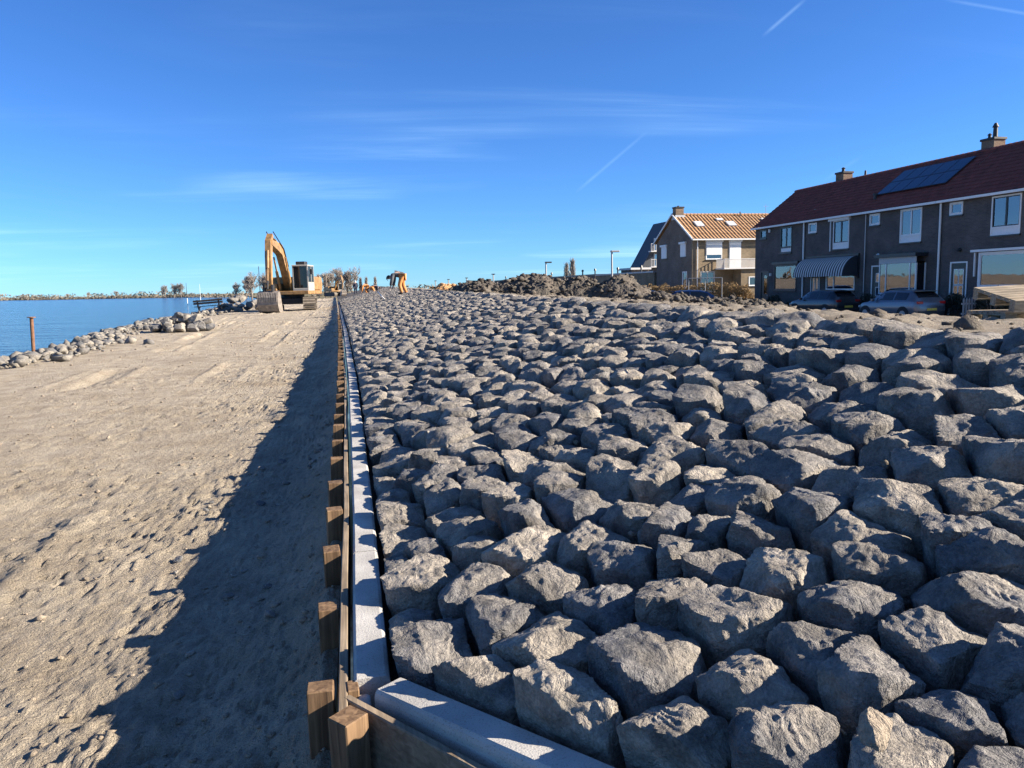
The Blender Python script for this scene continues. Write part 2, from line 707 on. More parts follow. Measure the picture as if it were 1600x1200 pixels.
simple('zinc', (0.45, 0.46, 0.47), 0.5, metal=0.4, var=0.15)
simple('curtain', (0.8, 0.8, 0.78), 0.9, var=0.08)
simple('blind', (0.42, 0.36, 0.29), 0.9, var=0.08)
simple('tan_screen', (0.42, 0.34, 0.23), 0.9, var=0.08)
simple('room', (0.10, 0.09, 0.08), 0.9, var=0.2)
simple('solar', (0.012, 0.022, 0.055), 0.18, spec=0.6, var=0.15, scale=2)
simple('solar_frame', (0.03, 0.032, 0.038), 0.4)
simple('asphalt', (0.055, 0.055, 0.057), 0.9, var=0.25, bump=0.4)
simple('paving', (0.12, 0.11, 0.10), 0.9, var=0.2, bump=0.3)
simple('steel_dark', (0.035, 0.035, 0.036), 0.55, metal=0.3, var=0.35)
simple('steel_worn', (0.24, 0.21, 0.18), 0.6, metal=0.35, var=0.4, scale=5)
simple('track_steel', (0.18, 0.15, 0.115), 0.75, metal=0.15, var=0.35, scale=6)
simple('yellow_paint', (0.26, 0.145, 0.052), 0.6, var=0.5, scale=3, coat=0.2)
simple('cab_cream', (0.33, 0.315, 0.28), 0.4, var=0.1)
simple('rust', (0.17, 0.085, 0.045), 0.9, var=0.5, scale=14, bump=0.4)
simple('lamp_grey', (0.30, 0.31, 0.32), 0.5, metal=0.3, var=0.1)
simple('rubber', (0.018, 0.018, 0.018), 0.8, var=0.2)
simple('rim', (0.35, 0.35, 0.36), 0.35, metal=0.7, var=0.1)
simple('car_silver', (0.13, 0.14, 0.16), 0.3, metal=0.55, var=0.05, coat=0.6)
simple('car_blue', (0.03, 0.055, 0.12), 0.28, metal=0.4, var=0.05, coat=0.8)
simple('car_black', (0.02, 0.022, 0.026), 0.28, metal=0.3, var=0.05, coat=0.8)
simple('car_glass', (0.012, 0.014, 0.016), 0.06, spec=0.7, var=0.0)
simple('red_lens', (0.35, 0.012, 0.012), 0.25, var=0.1)
simple('white_lens', (0.55, 0.56, 0.58), 0.15, var=0.05)
simple('plate_yellow', (0.60, 0.42, 0.06), 0.5, var=0.05)
simple('ink', (0.015, 0.015, 0.015), 0.6)
simple('leaf_dark', (0.018, 0.026, 0.014), 0.7, var=0.5, scale=3)
simple('leaf_ochre', (0.23, 0.15, 0.06), 0.8, var=0.45, scale=3)
simple('bark', (0.17, 0.14, 0.115), 0.9, var=0.3)
simple('twig', (0.27, 0.23, 0.195), 0.9, var=0.25, scale=0.8)
simple('reed', (0.30, 0.23, 0.13), 0.9, var=0.35, scale=1.5)
simple('thicket', (0.15, 0.13, 0.10), 0.95, var=0.35, scale=0.05)
simple('orange_cloth', (0.48, 0.20, 0.06), 0.8, var=0.15, scale=12)
simple('grey_cloth', (0.075, 0.08, 0.088), 0.85, var=0.2, scale=12)
simple('navy_cloth', (0.025, 0.032, 0.055), 0.85, var=0.2, scale=12)
simple('skin', (0.50, 0.31, 0.22), 0.6, var=0.08)
simple('hair', (0.03, 0.022, 0.018), 0.7)
simple('helmet_white', (0.7, 0.7, 0.68), 0.35, var=0.03)
simple('lath_white', (0.75, 0.72, 0.66), 0.7, var=0.1)
simple('wall_white', (0.58, 0.57, 0.55), 0.8, var=0.06)


def glass_material():
    m, nt, b = mat('glass')
    nt.nodes.remove(b)
    out = nt.nodes['Material Output']
    gl = N(nt, 'ShaderNodeBsdfGlossy')
    gl.inputs['Roughness'].default_value = 0.015
    gl.inputs['Color'].default_value = (0.92, 0.92, 1.0, 1)
    tr = N(nt, 'ShaderNodeBsdfTransparent')
    tr.inputs['Color'].default_value = (0.9, 0.92, 0.92, 1)
    fr = N(nt, 'ShaderNodeFresnel')
    fr.inputs['IOR'].default_value = 2.35
    g = N(nt, 'ShaderNodeNewGeometry')
    n = N(nt, 'ShaderNodeTexNoise')
    n.inputs['Scale'].default_value = 1.3
    nt.links.new(g.outputs['Position'], n.inputs['Vector'])
    bp = N(nt, 'ShaderNodeBump')
    bp.inputs['Strength'].default_value = 0.12
    bp.inputs['Distance'].default_value = 0.02
    nt.links.new(n.outputs['Fac'], bp.inputs['Height'])
    nt.links.new(bp.outputs[0], gl.inputs['Normal'])
    mx = N(nt, 'ShaderNodeMixShader')
    nt.links.new(fr.outputs[0], mx.inputs[0])
    nt.links.new(tr.outputs[0], mx.inputs[1])
    nt.links.new(gl.outputs[0], mx.inputs[2])
    nt.links.new(mx.outputs[0], out.inputs['Surface'])


glass_material()


def stripe_material():
    m, nt, b = mat('awning_stripe')
    b.inputs['Roughness'].default_value = 0.85
    g = N(nt, 'ShaderNodeNewGeometry')
    s_ = N(nt, 'ShaderNodeSeparateXYZ')
    nt.links.new(g.outputs['Position'], s_.inputs[0])
    fr = N(nt, 'ShaderNodeMath', operation='MULTIPLY')
    nt.links.new(s_.outputs[1], fr.inputs[0])
    fr.inputs[1].default_value = 1 / 0.235
    f2 = N(nt, 'ShaderNodeMath', operation='FRACT')
    nt.links.new(fr.outputs[0], f2.inputs[0])
    gt = N(nt, 'ShaderNodeMath', operation='GREATER_THAN')
    nt.links.new(f2.outputs[0], gt.inputs[0])
    gt.inputs[1].default_value = 0.5
    mx = N(nt, 'ShaderNodeMixRGB')
    nt.links.new(gt.outputs[0], mx.inputs[0])
    mx.inputs[1].default_value = (0.03, 0.035, 0.045, 1)
    mx.inputs[2].default_value = (0.5, 0.5, 0.49, 1)
    nt.links.new(mx.outputs[0], b.inputs['Base Color'])


stripe_material()


def water_material():
    m, nt, b = mat('water')
    b.inputs['Base Color'].default_value = (0.012, 0.05, 0.11, 1)
    b.inputs['Roughness'].default_value = 0.12
    b.inputs['IOR'].default_value = 1.333
    g = N(nt, 'ShaderNodeNewGeometry')
    mpn = N(nt, 'ShaderNodeMapping')
    mpn.inputs['Rotation'].default_value = (0, 0, R(-20))
    mpn.inputs['Scale'].default_value = (0.35, 1.0, 1.0)
    nt.links.new(g.outputs['Position'], mpn.inputs[0])
    h = None
    for s, d, k in ((0.12, 3, 1.0), (0.9, 5, 0.5)):
        n = N(nt, 'ShaderNodeTexNoise')
        n.inputs['Scale'].default_value = s
        n.inputs['Detail'].default_value = d
        n.inputs['Roughness'].default_value = 0.6
        nt.links.new(mpn.outputs[0], n.inputs['Vector'])
        a = N(nt, 'ShaderNodeMath', operation='MULTIPLY_ADD')
        nt.links.new(n.outputs['Fac'], a.inputs[0])
        a.inputs[1].default_value = k
        if h is not None:
            nt.links.new(h, a.inputs[2])
        else:
            a.inputs[2].default_value = 0
        h = a.outputs[0]
    bp = N(nt, 'ShaderNodeBump')
    bp.inputs['Strength'].default_value = 1.0
    bp.inputs['Distance'].default_value = 0.9
    nt.links.new(h, bp.inputs['Height'])
    nt.links.new(bp.outputs[0], b.inputs['Normal'])


water_material()


# ------------------------------------------------------------------ the ground
K = 0.25                                            # rise of the stone slope


def wx(y):                                          # left edge of the concrete edging
    return np.interp(y, [-5, 2, 3.5, 5, 8.5, 19, 50, 130], [0, 0, .035, .054, .106, .18, .26, .32])


def cx(y):                                          # crest of the stone slope
    return 3.0 + 0.028 * np.clip(np.asarray(y, float) - 3, 0, None)


def slope_z(x):
    return 0.5 + K * (x - 0.1)


def smooth01(t):
    t = np.clip(t, 0, 1)
    return t * t * (3 - 2 * t)


def sand_z(x, y):
    d = np.clip(wx(y) - x, 0, None)
    z = 0.09 + 0.25 * np.exp(-np.clip(d - .10, 0, None) / 0.28) + 0.22 * smooth01((y - 12) / 40)
    z = z - 0.012 * np.clip(d - 1, 0, 7)
    P = np.stack([x, y, 0 * x], 1)
    lod = np.clip(6.0 / (y + 1), 0.25, 1)
    z = z + 0.030 * fbm(P * 0.7, 3, 3) + 0.010 * fbm(P * 2.6, 3, 5)
    patch = smooth01(0.58 + 1.7 * fbm(P * 0.8, 2, 21))
    c = fbm(P * 12.0, 4, 11, 0.62)
    z = z + 0.046 * np.clip(c - 0.14, 0, 1) * (0.15 + patch) - 0.085 * np.clip(-c - 0.28, 0, 1) * (0.3 + patch)
    z = z + (0.010 * fbm(P * 17, 3, 31, 0.6, True) * (0.35 + 0.65 * patch) + 0.009 * fbm(P * 48, 2, 33)) * lod
    # lumps dug out beside the formwork
    near = np.exp(-((d - 0.55) / 0.45) ** 2)
    z = z + near * 0.05 * np.clip(fbm(P * 3.4, 3, 41) + .1, -0.3, 1)
    # crawler ruts
    for off, amp in ((-3.2, 1.2), (-5.5, 1.2), (-1.7, 0.3), (-4.3, 0.5)):
        xc = off + amp * np.sin(y / 19.0 + off)
        t = np.abs(x - xc)
        w = np.clip(1 - t / 0.30, 0, 1)
        w = np.minimum(w * 3, 1)
        fade = smooth01(0.5 + 1.8 * fbm(P * 0.33 + 9, 2, 61))
        cleat = np.maximum(0, np.sin(y / 0.20 * 2 * PI))
        z = z - fade * w * (0.030 - 0.014 * cleat)
        z = z + fade * 0.03 * np.exp(-((t - 0.36) / 0.07) ** 2)
    # drop to the water
    edge = -7.5 - 0.6 * vnoise(np.stack([0 * y, y * 0.13, 0 * y], 1), 71) - 0.03 * np.clip(y - 25, 0, 60)
    s = smooth01((edge - x) / 3.2)
    z = z * (1 - s) + (-1.55) * s
    return z


def grid_faces(nr, nc):
    a = np.arange(nr * nc).reshape(nr, nc)
    return np.stack([a[:-1, :-1].ravel(), a[:-1, 1:].ravel(), a[1:, 1:].ravel(), a[1:, :-1].ravel()], 1)


def growing(a, b, k, base=1.0):
    ys = [a]
    while ys[-1] < b:
        ys.append(ys[-1] + k * max(abs(ys[-1]), base))
    return np.array(ys)


ys = growing(0.6, 132.0, 0.0085, 1.6)
tc_ = np.linspace(0, 1, 330)
cols = 0.055 + 3.0 * tc_ ** 1.15 + 13.0 * tc_ ** 5          # distance from the edging
Yg, Dg = np.meshgrid(ys, cols, indexing='ij')
Xg = wx(Yg) - Dg
x_, y_ = Xg.ravel(), Yg.ravel()
V = np.stack([x_, y_, sand_z(x_, y_)], 1)
sand = np_mesh('sand_bank', V, grid_faces(len(ys), len(cols))[:, ::-1], 'sand')
tag(sand, 'rutted pale sand working strip between the formwork and the water', None, kind='structure')


def back_z(x, y):
    c = cx(y)
    zc = slope_z(c) - 0.03
    d = np.clip(x - c, 0, None)
    z = np.interp(d, [0, 1.2, 4.3, 8, 18, 60], [0, -0.05, -0.26, -0.75, -1.80, -1.80]) + zc
    z = np.maximum(z, -0.55)
    P = np.stack([x, y, 0 * x], 1)
    f = np.clip(1.25 - d / 16, 0, 1) * np.clip(d / 0.5, 0.25, 1)
    z = z + f * (0.05 * fbm(P * 1.3, 3, 81) + 0.09 * np.clip(fbm(P * 4.0, 3, 83) - 0.05, 0, 1))
    return z


ys = growing(0.4, 132.0, 0.012, 1.6)
dc = np.concatenate([np.linspace(-0.2, 6, 120), np.linspace(6.1, 19, 70), np.linspace(19.5, 45, 20)])
Yg, Dg = np.meshgrid(ys, dc, indexing='ij')
Xg = cx(Yg) + Dg
x_, y_ = Xg.ravel(), Yg.ravel()
V = np.stack([x_, y_, back_z(x_, y_)], 1)
V[:, 2] -= np.where(x_ < cx(y_), 0.10, 0)
crest = np_mesh('dike_crest', V, grid_faces(len(ys), len(dc)), 'topsoil')
tag(crest, 'bare sandy soil behind the crest of the stone slope', None, kind='structure')

# bed of the slope: carries the stones
ys = growing(0.4, 132.0, 0.03, 1.6)
uc = np.linspace(0, 1, 26)
Yg, Ug = np.meshgrid(ys, uc, indexing='ij')
Xg = wx(Yg) + 0.085 + Ug * (cx(Yg) + 0.15 - wx(Yg) - 0.085)
x_, y_ = Xg.ravel(), Yg.ravel()
P_ = np.stack([x_, y_, 0 * x_], 1)
V = np.stack([x_, y_, slope_z(x_) - 0.13 - 0.05 * smooth01((4 - y_) / 2) + 0.02 * fbm(P_ * 5, 2, 91)], 1)
far_ = smooth01((y_ - 74) / 3)
V[:, 2] += far_ * (0.14 + 0.06 * fbm(P_ * 2.5, 2, 93))
slope = np_mesh('dike_slope', V, grid_faces(len(ys), len(uc)), 'bed')
tag(slope, 'long dike slope faced with fitted grey stones', None, kind='structure')

# water, far land
wm = MB().quad((-9000, -400, -1.05), (-6, -400, -1.05), (-6, 9000, -1.05), (-9000, 9000, -1.05))
tag(wm.build('water', 'water'), 'calm blue lake with fine ripples', None, kind='structure')
fl = MB().add([(-5, 95, -.62), (-11, 140, -.62), (-30, 330, -.62), (-62, 600, -.62), (-190, 800, -.62), (-330, 980, -.62), (-570, 1330, -.62),
               (-1150, 1900, -.62), (-3000, 2900, -.62), (-6000, 8500, -.62), (6500, 8500, -.62), (6500, 40, -.62), (44, 40, -.62), (44, 120, -.62)],
              [tuple(range(14))])
tag(fl.build('far_land', 'field'), 'flat farmland and far lake shore', None, kind='structure')

# street behind the dike and pavement along the houses
st = MB().quad((21.5, 10, -.535), (28.2, 10, -.535), (28.2, 128, -.535), (21.5, 128, -.535))
tag(st.build('street', 'asphalt'), 'asphalt street in the shade of the terrace', None, kind='structure')
pv = MB()
pv.box(28.0, 28.12, 10, 60, -.6, -.42)
pv.box(28.12, 29.0, 10, 60, -.6, -.425)
tag(pv.build('pavement', 'paving'), 'paved footpath with kerb along the terrace', None, kind='structure')

# ------------------------------------------------------------------ the stones of the slope
SEEDS = [(0.216,2.026), (0.307,1.736), (0.43,1.51), (0.475,1.832), (0.415,2.022), (0.351,2.237), (0.219,2.451), (0.147,2.246), (0.564,2.12), (0.697,1.914), (0.658,1.557), (0.6,1.285), (0.837,1.83), (0.163,2.725), (0.257,2.743), (0.203,3.017), (0.425,2.77), (0.491,2.618), (0.434,3.041), (0.604,2.423), (0.777,2.304), (0.828,2.086), (0.646,2.648), (0.667,2.981), (0.825,2.657), (0.988,2.396), (1.022,2.189), (0.952,2.008), (1.032,2.802), (0.851,2.91), (0.88,3.136), (0.404,3.547), (0.465,3.297), (0.221,3.934), (0.207,3.548), (0.205,3.318), (0.622,3.374), (0.584,3.175), (0.813,3.351), (1.005,3.2), (1.201,2.63), (1.158,2.378), (1.107,1.729), (1.132,1.488), (0.921,1.601), (0.996,1.905), (0.826,1.366), (0.948,1.367), (1.0,1.239), (1.147,1.25), (1.181,1.121), (1.317,1.354), (1.299,1.611), (1.466,1.465), (0.736,1.15), (0.902,1.012), (1.027,1.042), (0.974,0.913), (1.124,0.984), (1.244,2.267), (1.187,1.998), (1.076,2.126), (1.519,2.286), (1.349,1.964), (1.599,2.101), (1.507,1.81), (1.35,1.732), (1.498,1.529), (1.712,1.688), (1.767,1.976), (1.882,2.243), (2.04,2.125), (1.931,1.876), (1.699,2.445), (1.956,2.683), (2.136,2.475), (2.347,2.356), (2.178,2.074), (1.487,2.617), (1.584,2.966), (1.756,2.859), (1.798,3.153), (1.977,3.426), (2.045,3.076), (2.26,2.868), (2.39,2.662), (1.955,3.779), (1.749,3.487), (1.633,3.234), (2.318,3.146), (1.639,1.532), (1.284,2.587), (2.251,3.446), (2.2,3.711)]
RET_A, RET_B = (0.048, 1.835), (0.626, 1.019)                  # outer top edge of the return edging
_rd = np.array([RET_B[0] - RET_A[0], RET_B[1] - RET_A[1]])
_rd = _rd / np.linalg.norm(_rd)
_rn = np.array([-_rd[1], _rd[0]])                          # points to the stones
if _rn[0] < 0:
    _rn = -_rn


def inside(x, y, m=0.0):
    if x < wx(y) + 0.105 + m or x > cx(y) + 0.05 - m:
        return False
    return (x - RET_A[0]) * _rn[0] + (y - RET_A[1]) * _rn[1] > 0.115 + m


seeds = [tuple(s) for s in SEEDS]
cell = {}


def cell_add(p):
    cell.setdefault((int(p[0] // .3), int(p[1] // .3)), []).append(p)


for s in seeds:
    cell_add(s)


def free(x, y, d):
    i, j = int(x // .3), int(y // .3)
    for a in (-1, 0, 1):
        for b_ in (-1, 0, 1):
            for q in cell.get((i + a, j + b_), ()):
                if (q[0] - x) ** 2 + (q[1] - y) ** 2 < d * d:
                    return False
    return True


rr = random.Random(12)
YMAX = 76.0
yb = 0.75
while yb < YMAX:                                            # dart throwing, band by band
    band = 1.0
    wdt = float(cx(yb)) + 0.05
    for att in range(520):
        x = rr.uniform(0.1, wdt)
        y = rr.uniform(yb, yb + band)
        dmin = 0.205 if y < 3.3 else 0.178 + 0.030 * math.sin(x * 7.1 + y * 3.3) * math.sin(y * 5.7 - x * 2.9)
        if att > 380:
            dmin *= 0.88
        if inside(x, y, 0.07) and free(x, y, dmin):
            seeds.append((x, y))
            cell_add((x, y))
    yb += band


def clip(poly, nx, ny, c):
    """keep nx*x + ny*y <= c"""
    out = []
    L = len(poly)
    for i in range(L):
        a = poly[i]
        b_ = poly[(i + 1) % L]
        da = nx * a[0] + ny * a[1] - c
        db = nx * b_[0] + ny * b_[1] - c
        if da <= 0:
            out.append(a)
        if (da < 0 < db) or (db < 0 < da):
            t = da / (da - db)
            out.append((a[0] + (b_[0] - a[0]) * t, a[1] + (b_[1] - a[1]) * t))
    return out


def voronoi(p):
    x, y = p
    s = 0.40
    poly = [(x - s, y - s), (x + s, y - s), (x + s, y + s), (x - s, y + s)]
    i, j = int(x // .3), int(y // .3)
    for a in range(-3, 4):
        for b_ in range(-3, 4):
            for q in cell.get((i + a, j + b_), ()):
                if q is p or (q[0] == x and q[1] == y):
                    continue
                nx, ny = q[0] - x, q[1] - y
                if nx * nx + ny * ny > 0.66:
                    continue
                poly = clip(poly, nx, ny, (q[0] ** 2 + q[1] ** 2 - x * x - y * y) / 2)
                if len(poly) < 3:
                    return None
    poly = clip(poly, -1, 0, -(float(wx(y)) + 0.099))
    poly = clip(poly, -_rn[0], -_rn[1], -(RET_A[0] * _rn[0] + RET_A[1] * _rn[1] + 0.102))
    poly = clip(poly, 1, 0, float(cx(y)) + 0.12)
    return poly if len(poly) >= 3 else None


_dome_cache = {}


def dome(n):
    """n x n grid of directions over a sphere without its underside"""
    if n not in _dome_cache:
        g = np.linspace(-1, 1, n)
        a, b_ = np.meshgrid(g, g, indexing='ij')
        a, b_ = a.ravel(), b_.ravel()
        r = np.maximum(np.abs(a), np.abs(b_))
        with np.errstate(divide='ignore', invalid='ignore'):
            ph = np.where(np.abs(a) >= np.abs(b_), np.where(a >= 0, 0, PI) + (PI / 4) * np.where(a != 0, b_ / a, 0),
                          np.where(b_ >= 0, PI / 2, -PI / 2) - (PI / 4) * np.where(b_ != 0, a / b_, 0))
        th = R(128) * r
        _dome_cache[n] = (np.stack([np.sin(th) * np.cos(ph), np.sin(th) * np.sin(ph), np.cos(th)], 1), grid_faces(n, n))
    return _dome_cache[n]


def blob(dirs, nrm, dist, p):
    q = np.clip(dirs @ nrm.T, 1e-4, None) / dist[None, :]
    m = q.max(1, keepdims=True)
    return 1.0 / (m[:, 0] * (((q / m) ** p).sum(1)) ** (1.0 / p))


SL = math.sqrt(1 + K * K)
EU = np.array([1 / SL, 0, K / SL])
EV = np.array([0, 1.0, 0])
EW = np.array([-K / SL, 0, 1 / SL])


def stone(p, poly, n, pw, seed):
    """one fitted stone: sides follow its neighbours, a broken faceted top"""
    rs = random.Random(seed)
    A = cxs = cys = 0.0
    for i in range(len(poly)):
        a, b_ = poly[i], poly[(i + 1) % len(poly)]
        w = a[0] * b_[1] - b_[0] * a[1]
        A += w
        cxs += (a[0] + b_[0]) * w
        cys += (a[1] + b_[1]) * w
    if abs(A) < 0.012:
        return None
    c = (cxs / (3 * A), cys / (3 * A))
    size = math.sqrt(abs(A) / 2)
    nr, di = [], []
    gap = rs.uniform(0.003, 0.009)
    for i in range(len(poly)):
        a, b_ = poly[i], poly[(i + 1) % len(poly)]
        ex, ey = b_[0] - a[0], b_[1] - a[1]
        L = math.hypot(ex, ey)
        if L < 0.015:
            continue
        nx, ny = ey / L, -ex / L
        if A < 0:
            nx, ny = -nx, -ny
        d = (a[0] - c[0]) * nx + (a[1] - c[1]) * ny - gap - rs.uniform(0, 0.006)
        tl = rs.uniform(0.02, 0.13)
        k = math.sqrt(1 + tl * tl)
        nr.append((nx / k, ny / k, tl / k))
        di.append(max(d, 0.03) / k)
    # corners knocked off
    for i in range(len(poly)):
        ex, ey = poly[i][0] - c[0], poly[i][1] - c[1]
        L = math.hypot(ex, ey)
        tl = rs.uniform(0.0, 0.22)
        k = math.sqrt(1 + tl * tl)
        nr.append((ex / L / k, ey / L / k, tl / k))
        di.append(max(L * rs.uniform(0.83, 0.96) - gap, 0.03) / k)
    h = 0.080 + rs.uniform(-0.016, 0.020) + 0.06 * (size - 0.2)
    h -= 0.028 * max(0.0, 1 - (c[0] - float(wx(c[1])) - 0.1) / 0.28)
    a0, t0 = rs.uniform(0, 2 * PI), R(rs.uniform(2, 13))
    tv_ = Vector((math.cos(a0) * math.sin(t0) + 0.13, math.sin(a0) * math.sin(t0) - 0.03, math.cos(t0))).normalized()
    nr.append(tuple(tv_))
    di.append(h)
    nr = np.array(nr)
    di = np.array(di)
    ex_n, ex_d = [], []
    for q in range(rs.randint(3, 6)):                       # fracture planes over the top
        a1 = rs.uniform(0, 2 * PI) if q % 3 else rs.uniform(-1.1, 0.6)
        t1 = R(rs.choice((rs.uniform(16, 34), rs.uniform(24, 46), rs.uniform(34, 60))))
        v = np.array([math.cos(a1) * math.sin(t1), math.sin(a1) * math.sin(t1), math.cos(t1)])
        ex_n.append(v)
        ex_d.append(float(blob(v[None, :], nr, di, 40)[0]) * rs.uniform(0.83, 0.985))
    nr = np.concatenate([nr, np.array(ex_n), np.array([[0, 0, -1.0]])])
    di = np.concatenate([di, np.array(ex_d), [0.2]])
    dirs, F = dome(n)
    r = blob(dirs, nr, di, pw)
    loc = dirs * r[:, None]
    org = np.array([c[0], c[1], slope_z(c[0])]) + EW * (-0.045 + rs.uniform(-0.009, 0.009))
    W = org + loc[:, :1] * EU + loc[:, 1:2] * EV + loc[:, 2:3] * EW
    D_ = dirs[:, :1] * EU + dirs[:, 1:2] * EV + dirs[:, 2:3] * EW
    return W, D_, F, rs.random(), size, org


def roughen(W, D_, lvl):
    P = W
    n1_ = fbm(P * 8 + 3.1, 4, 101, 0.5, ridged=True)
    d = 0.013 * n1_
    if lvl > 0:
        st_ = fbm(P * 6.0, 3, 111)
        terr = np.abs(((st_ * 5.0) % 1.0) - 0.5)           # shallow broken ledges
        d = d + 0.009 * (terr - 0.25) + 0.008 * fbm(P * 30, 4, 121, 0.6)
    up = np.clip(D_ @ EW + 0.5, 0.2, 1)
    return W + D_ * (d * up)[:, None]


cells = []
for s in seeds:
    if not inside(s[0], s[1], -0.03):
        continue
    pl = voronoi(s)
    if pl is None:
        continue
    # in view? (right of the left frame edge, in front of the camera)
    cells.append((math.hypot(s[0], s[1]), s, pl))
cells.sort(key=lambda t: t[0])


def visible(s):
    z = slope_z(s[0]) + 0.05
    v = cam_inv @ Vector((s[0], s[1], z))
    if v.z > -0.2:
        return False
    u, w = v.x / -v.z, v.y / -v.z
    return abs(u) < 0.74 and abs(w) < 0.60


cam_inv = cam.matrix_world.inverted()
vis = [c for c in cells if visible(c[1])]
hid = [c for c in cells if not visible(c[1]) and c[0] < 12]
near, rest = vis[:300], vis[300:] + hid
for i, (dist, s, pl) in enumerate(near):
    n = 76 if i < 45 else (52 if i < 100 else 30)
    r_ = stone(s, pl, n, 90 if i < 100 else 60, 1000 + i)
    if r_ is None:
        continue
    W, D_, F, tint, size, org = r_
    W = roughen(W, D_, 1)
    o = np_mesh('stone', W - org, F, 'stone', slope, True, np.full(len(W), tint), 27)
    o.location = Vector(org)
allV, allF, allT, base = [], [], [], 0
allD = []
for i, (dist, s, pl) in enumerate(rest):
    n = 12 if dist < 14 else (9 if dist < 30 else 7)
    r_ = stone(s, pl, n, 30, 5000 + i)
    if r_ is None:
        continue
    W, D_, F, tint, size, org = r_
    allV.append(W)
    allD.append(D_)
    allF.append(F + base)
    allT.append(np.full(len(W), tint))
    base += len(W)
W = roughen(np.concatenate(allV), np.concatenate(allD), 0)
tag(np_mesh('stone_field', W, np.concatenate(allF), 'stone', slope, True, np.concatenate(allT), 26), kind='stuff')

# chunk lying loose on top of two stones; crumbs wedged in the joints
_ico_cache = {}


def ico(sub):
    if sub not in _ico_cache:
        bm = bmesh.new()
        bmesh.ops.create_icosphere(bm, subdivisions=sub, radius=1.0)
        _ico_cache[sub] = (np.array([v.co[:] for v in bm.verts]), np.array([[v.index for v in f.verts] for f in bm.faces]))
        bm.free()
    return _ico_cache[sub]


def boulder_mesh(seed, size, sub, flat=0.75, pw=40):
    rs = np.random.default_rng(seed)
    dirs, F = ico(sub)
    k = 9
    nr = rs.normal(size=(k, 3))
    nr /= np.linalg.norm(nr, axis=1)[:, None]
    nr = np.concatenate([nr, np.eye(3), -np.eye(3)])
    di = rs.uniform(0.58, 0.95, len(nr))
    Vv = dirs * blob(dirs, nr, di, pw)[:, None]
    Vv = Vv + dirs * (0.06 * fbm(Vv * 2.1 + seed, 4, seed % 50, 0.55, True))[:, None]
    return Vv * np.array([1.0, 0.85, flat]) * size, F


crumb_v, crumb_f, nb_ = [], [], 0
dd_, ff_ = ico(1)
rc = np.random.default_rng(3)
for (dist, s, pl) in cells[:900]:
    for (vx, vy) in pl:
        if rc.random() < 0.86 or not inside(vx, vy, 0.0):
            continue
        sz = 0.004 + 0.011 * rc.random() ** 2
        v = dd_ * (1 + 0.4 * rc.normal(size=(len(dd_), 1))).clip(.5, 1.6) * sz
        crumb_v.append(v + np.array([vx + rc.normal() * .01, vy + rc.normal() * .01, slope_z(vx) - 0.03 + rc.normal() * .012]))
        crumb_f.append(ff_ + nb_)
        nb_ += len(v)
tag(np_mesh('stone_crumbs', np.concatenate(crumb_v), np.concatenate(crumb_f), 'clod', slope, False, np.full(nb_, 0.5)), kind='stuff')
Vv, F = boulder_mesh(5, 0.036, 4, 0.7)
o = np_mesh('loose_stone', Vv, F, 'clod', None, True, np.full(len(Vv), 0.5), 40)
o.location = (0.813, 1.001, 0.775)
o.rotation_euler = (0.5, -0.3, 0.9)
tag(o, 'small brown stone chunk lying loose on the front stones', 'stone')

# ------------------------------------------------------------------ concrete edging
edging = empty('concrete_edging', (0.05, 2, 0.25))
tag(edging, 'narrow pale concrete edging along the foot of the stone slope', 'edging')
edging.location = (0, 0, 0)
prof = [(0.0, 0.24), (0.0, 0.482), (0.003, 0.493), (0.010, 0.5), (0.084, 0.5), (0.093, 0.494), (0.096, 0.48), (0.096, 0.24)]


def sweep(mb, path, prof, nrm):
    vs = []
    n = len(prof)
    for (p, nn) in zip(path, nrm):
        for (a, z) in prof:
            vs.append((p[0] + nn[0] * a, p[1] + nn[1] * a, z + p[2]))
    fs = []
    for i in range(len(path) - 1):
        for k in range(n):
            j = (k + 1) % n
            fs.append((i * n + k, i * n + j, (i + 1) * n + j, (i + 1) * n + k))
    fs.append(tuple(range(n)))
    m = (len(path) - 1) * n
    fs.append(tuple(m + k for k in range(n - 1, -1, -1)))
    mb.add(vs, fs)


y = 1.93
rk = random.Random(4)
while y < 76:
    y1 = y + 0.994
    mb = MB()
    dz = rk.uniform(-0.004, 0.004)
    dx = rk.uniform(-0.003, 0.003)
    sweep(mb, [(float(wx(t)) + dx, t, dz) for t in (y, (y + y1) / 2, y1)], prof, [(1, 0)] * 3)
    mb.build('kerb_block', 'concrete', edging)
    y = y1 + 0.006
q0, q1 = RET_A, RET_B
for k in range(2):
    a = (RET_A[0] + _rd[0] * 1.005 * k, RET_A[1] + _rd[1] * 1.005 * k)
    b_ = (a[0] + _rd[0] * 1.0, a[1] + _rd[1] * 1.0)
    mb = MB()
    pr = [(p[0], p[1] + (0.0 if p[1] < .3 else 0.012)) for p in prof]
    mid = ((a[0] + b_[0]) / 2, (a[1] + b_[1]) / 2)
    sweep(mb, [(a[0], a[1], 0.06 * k), (mid[0], mid[1], 0.025 + 0.06 * k), (b_[0], b_[1], 0.05 + 0.06 * k)], pr, [tuple(_rn)] * 3)
    mb.build('kerb_block', 'concrete', edging)
Vv, F = boulder_mesh(9, 0.036, 3, 0.9)
o = np_mesh('mortar_patch', Vv * np.array([0.75, 1.0, 1.2]), F, 'concrete', edging, True)
o.location = (0.022, 1.885, 0.445)

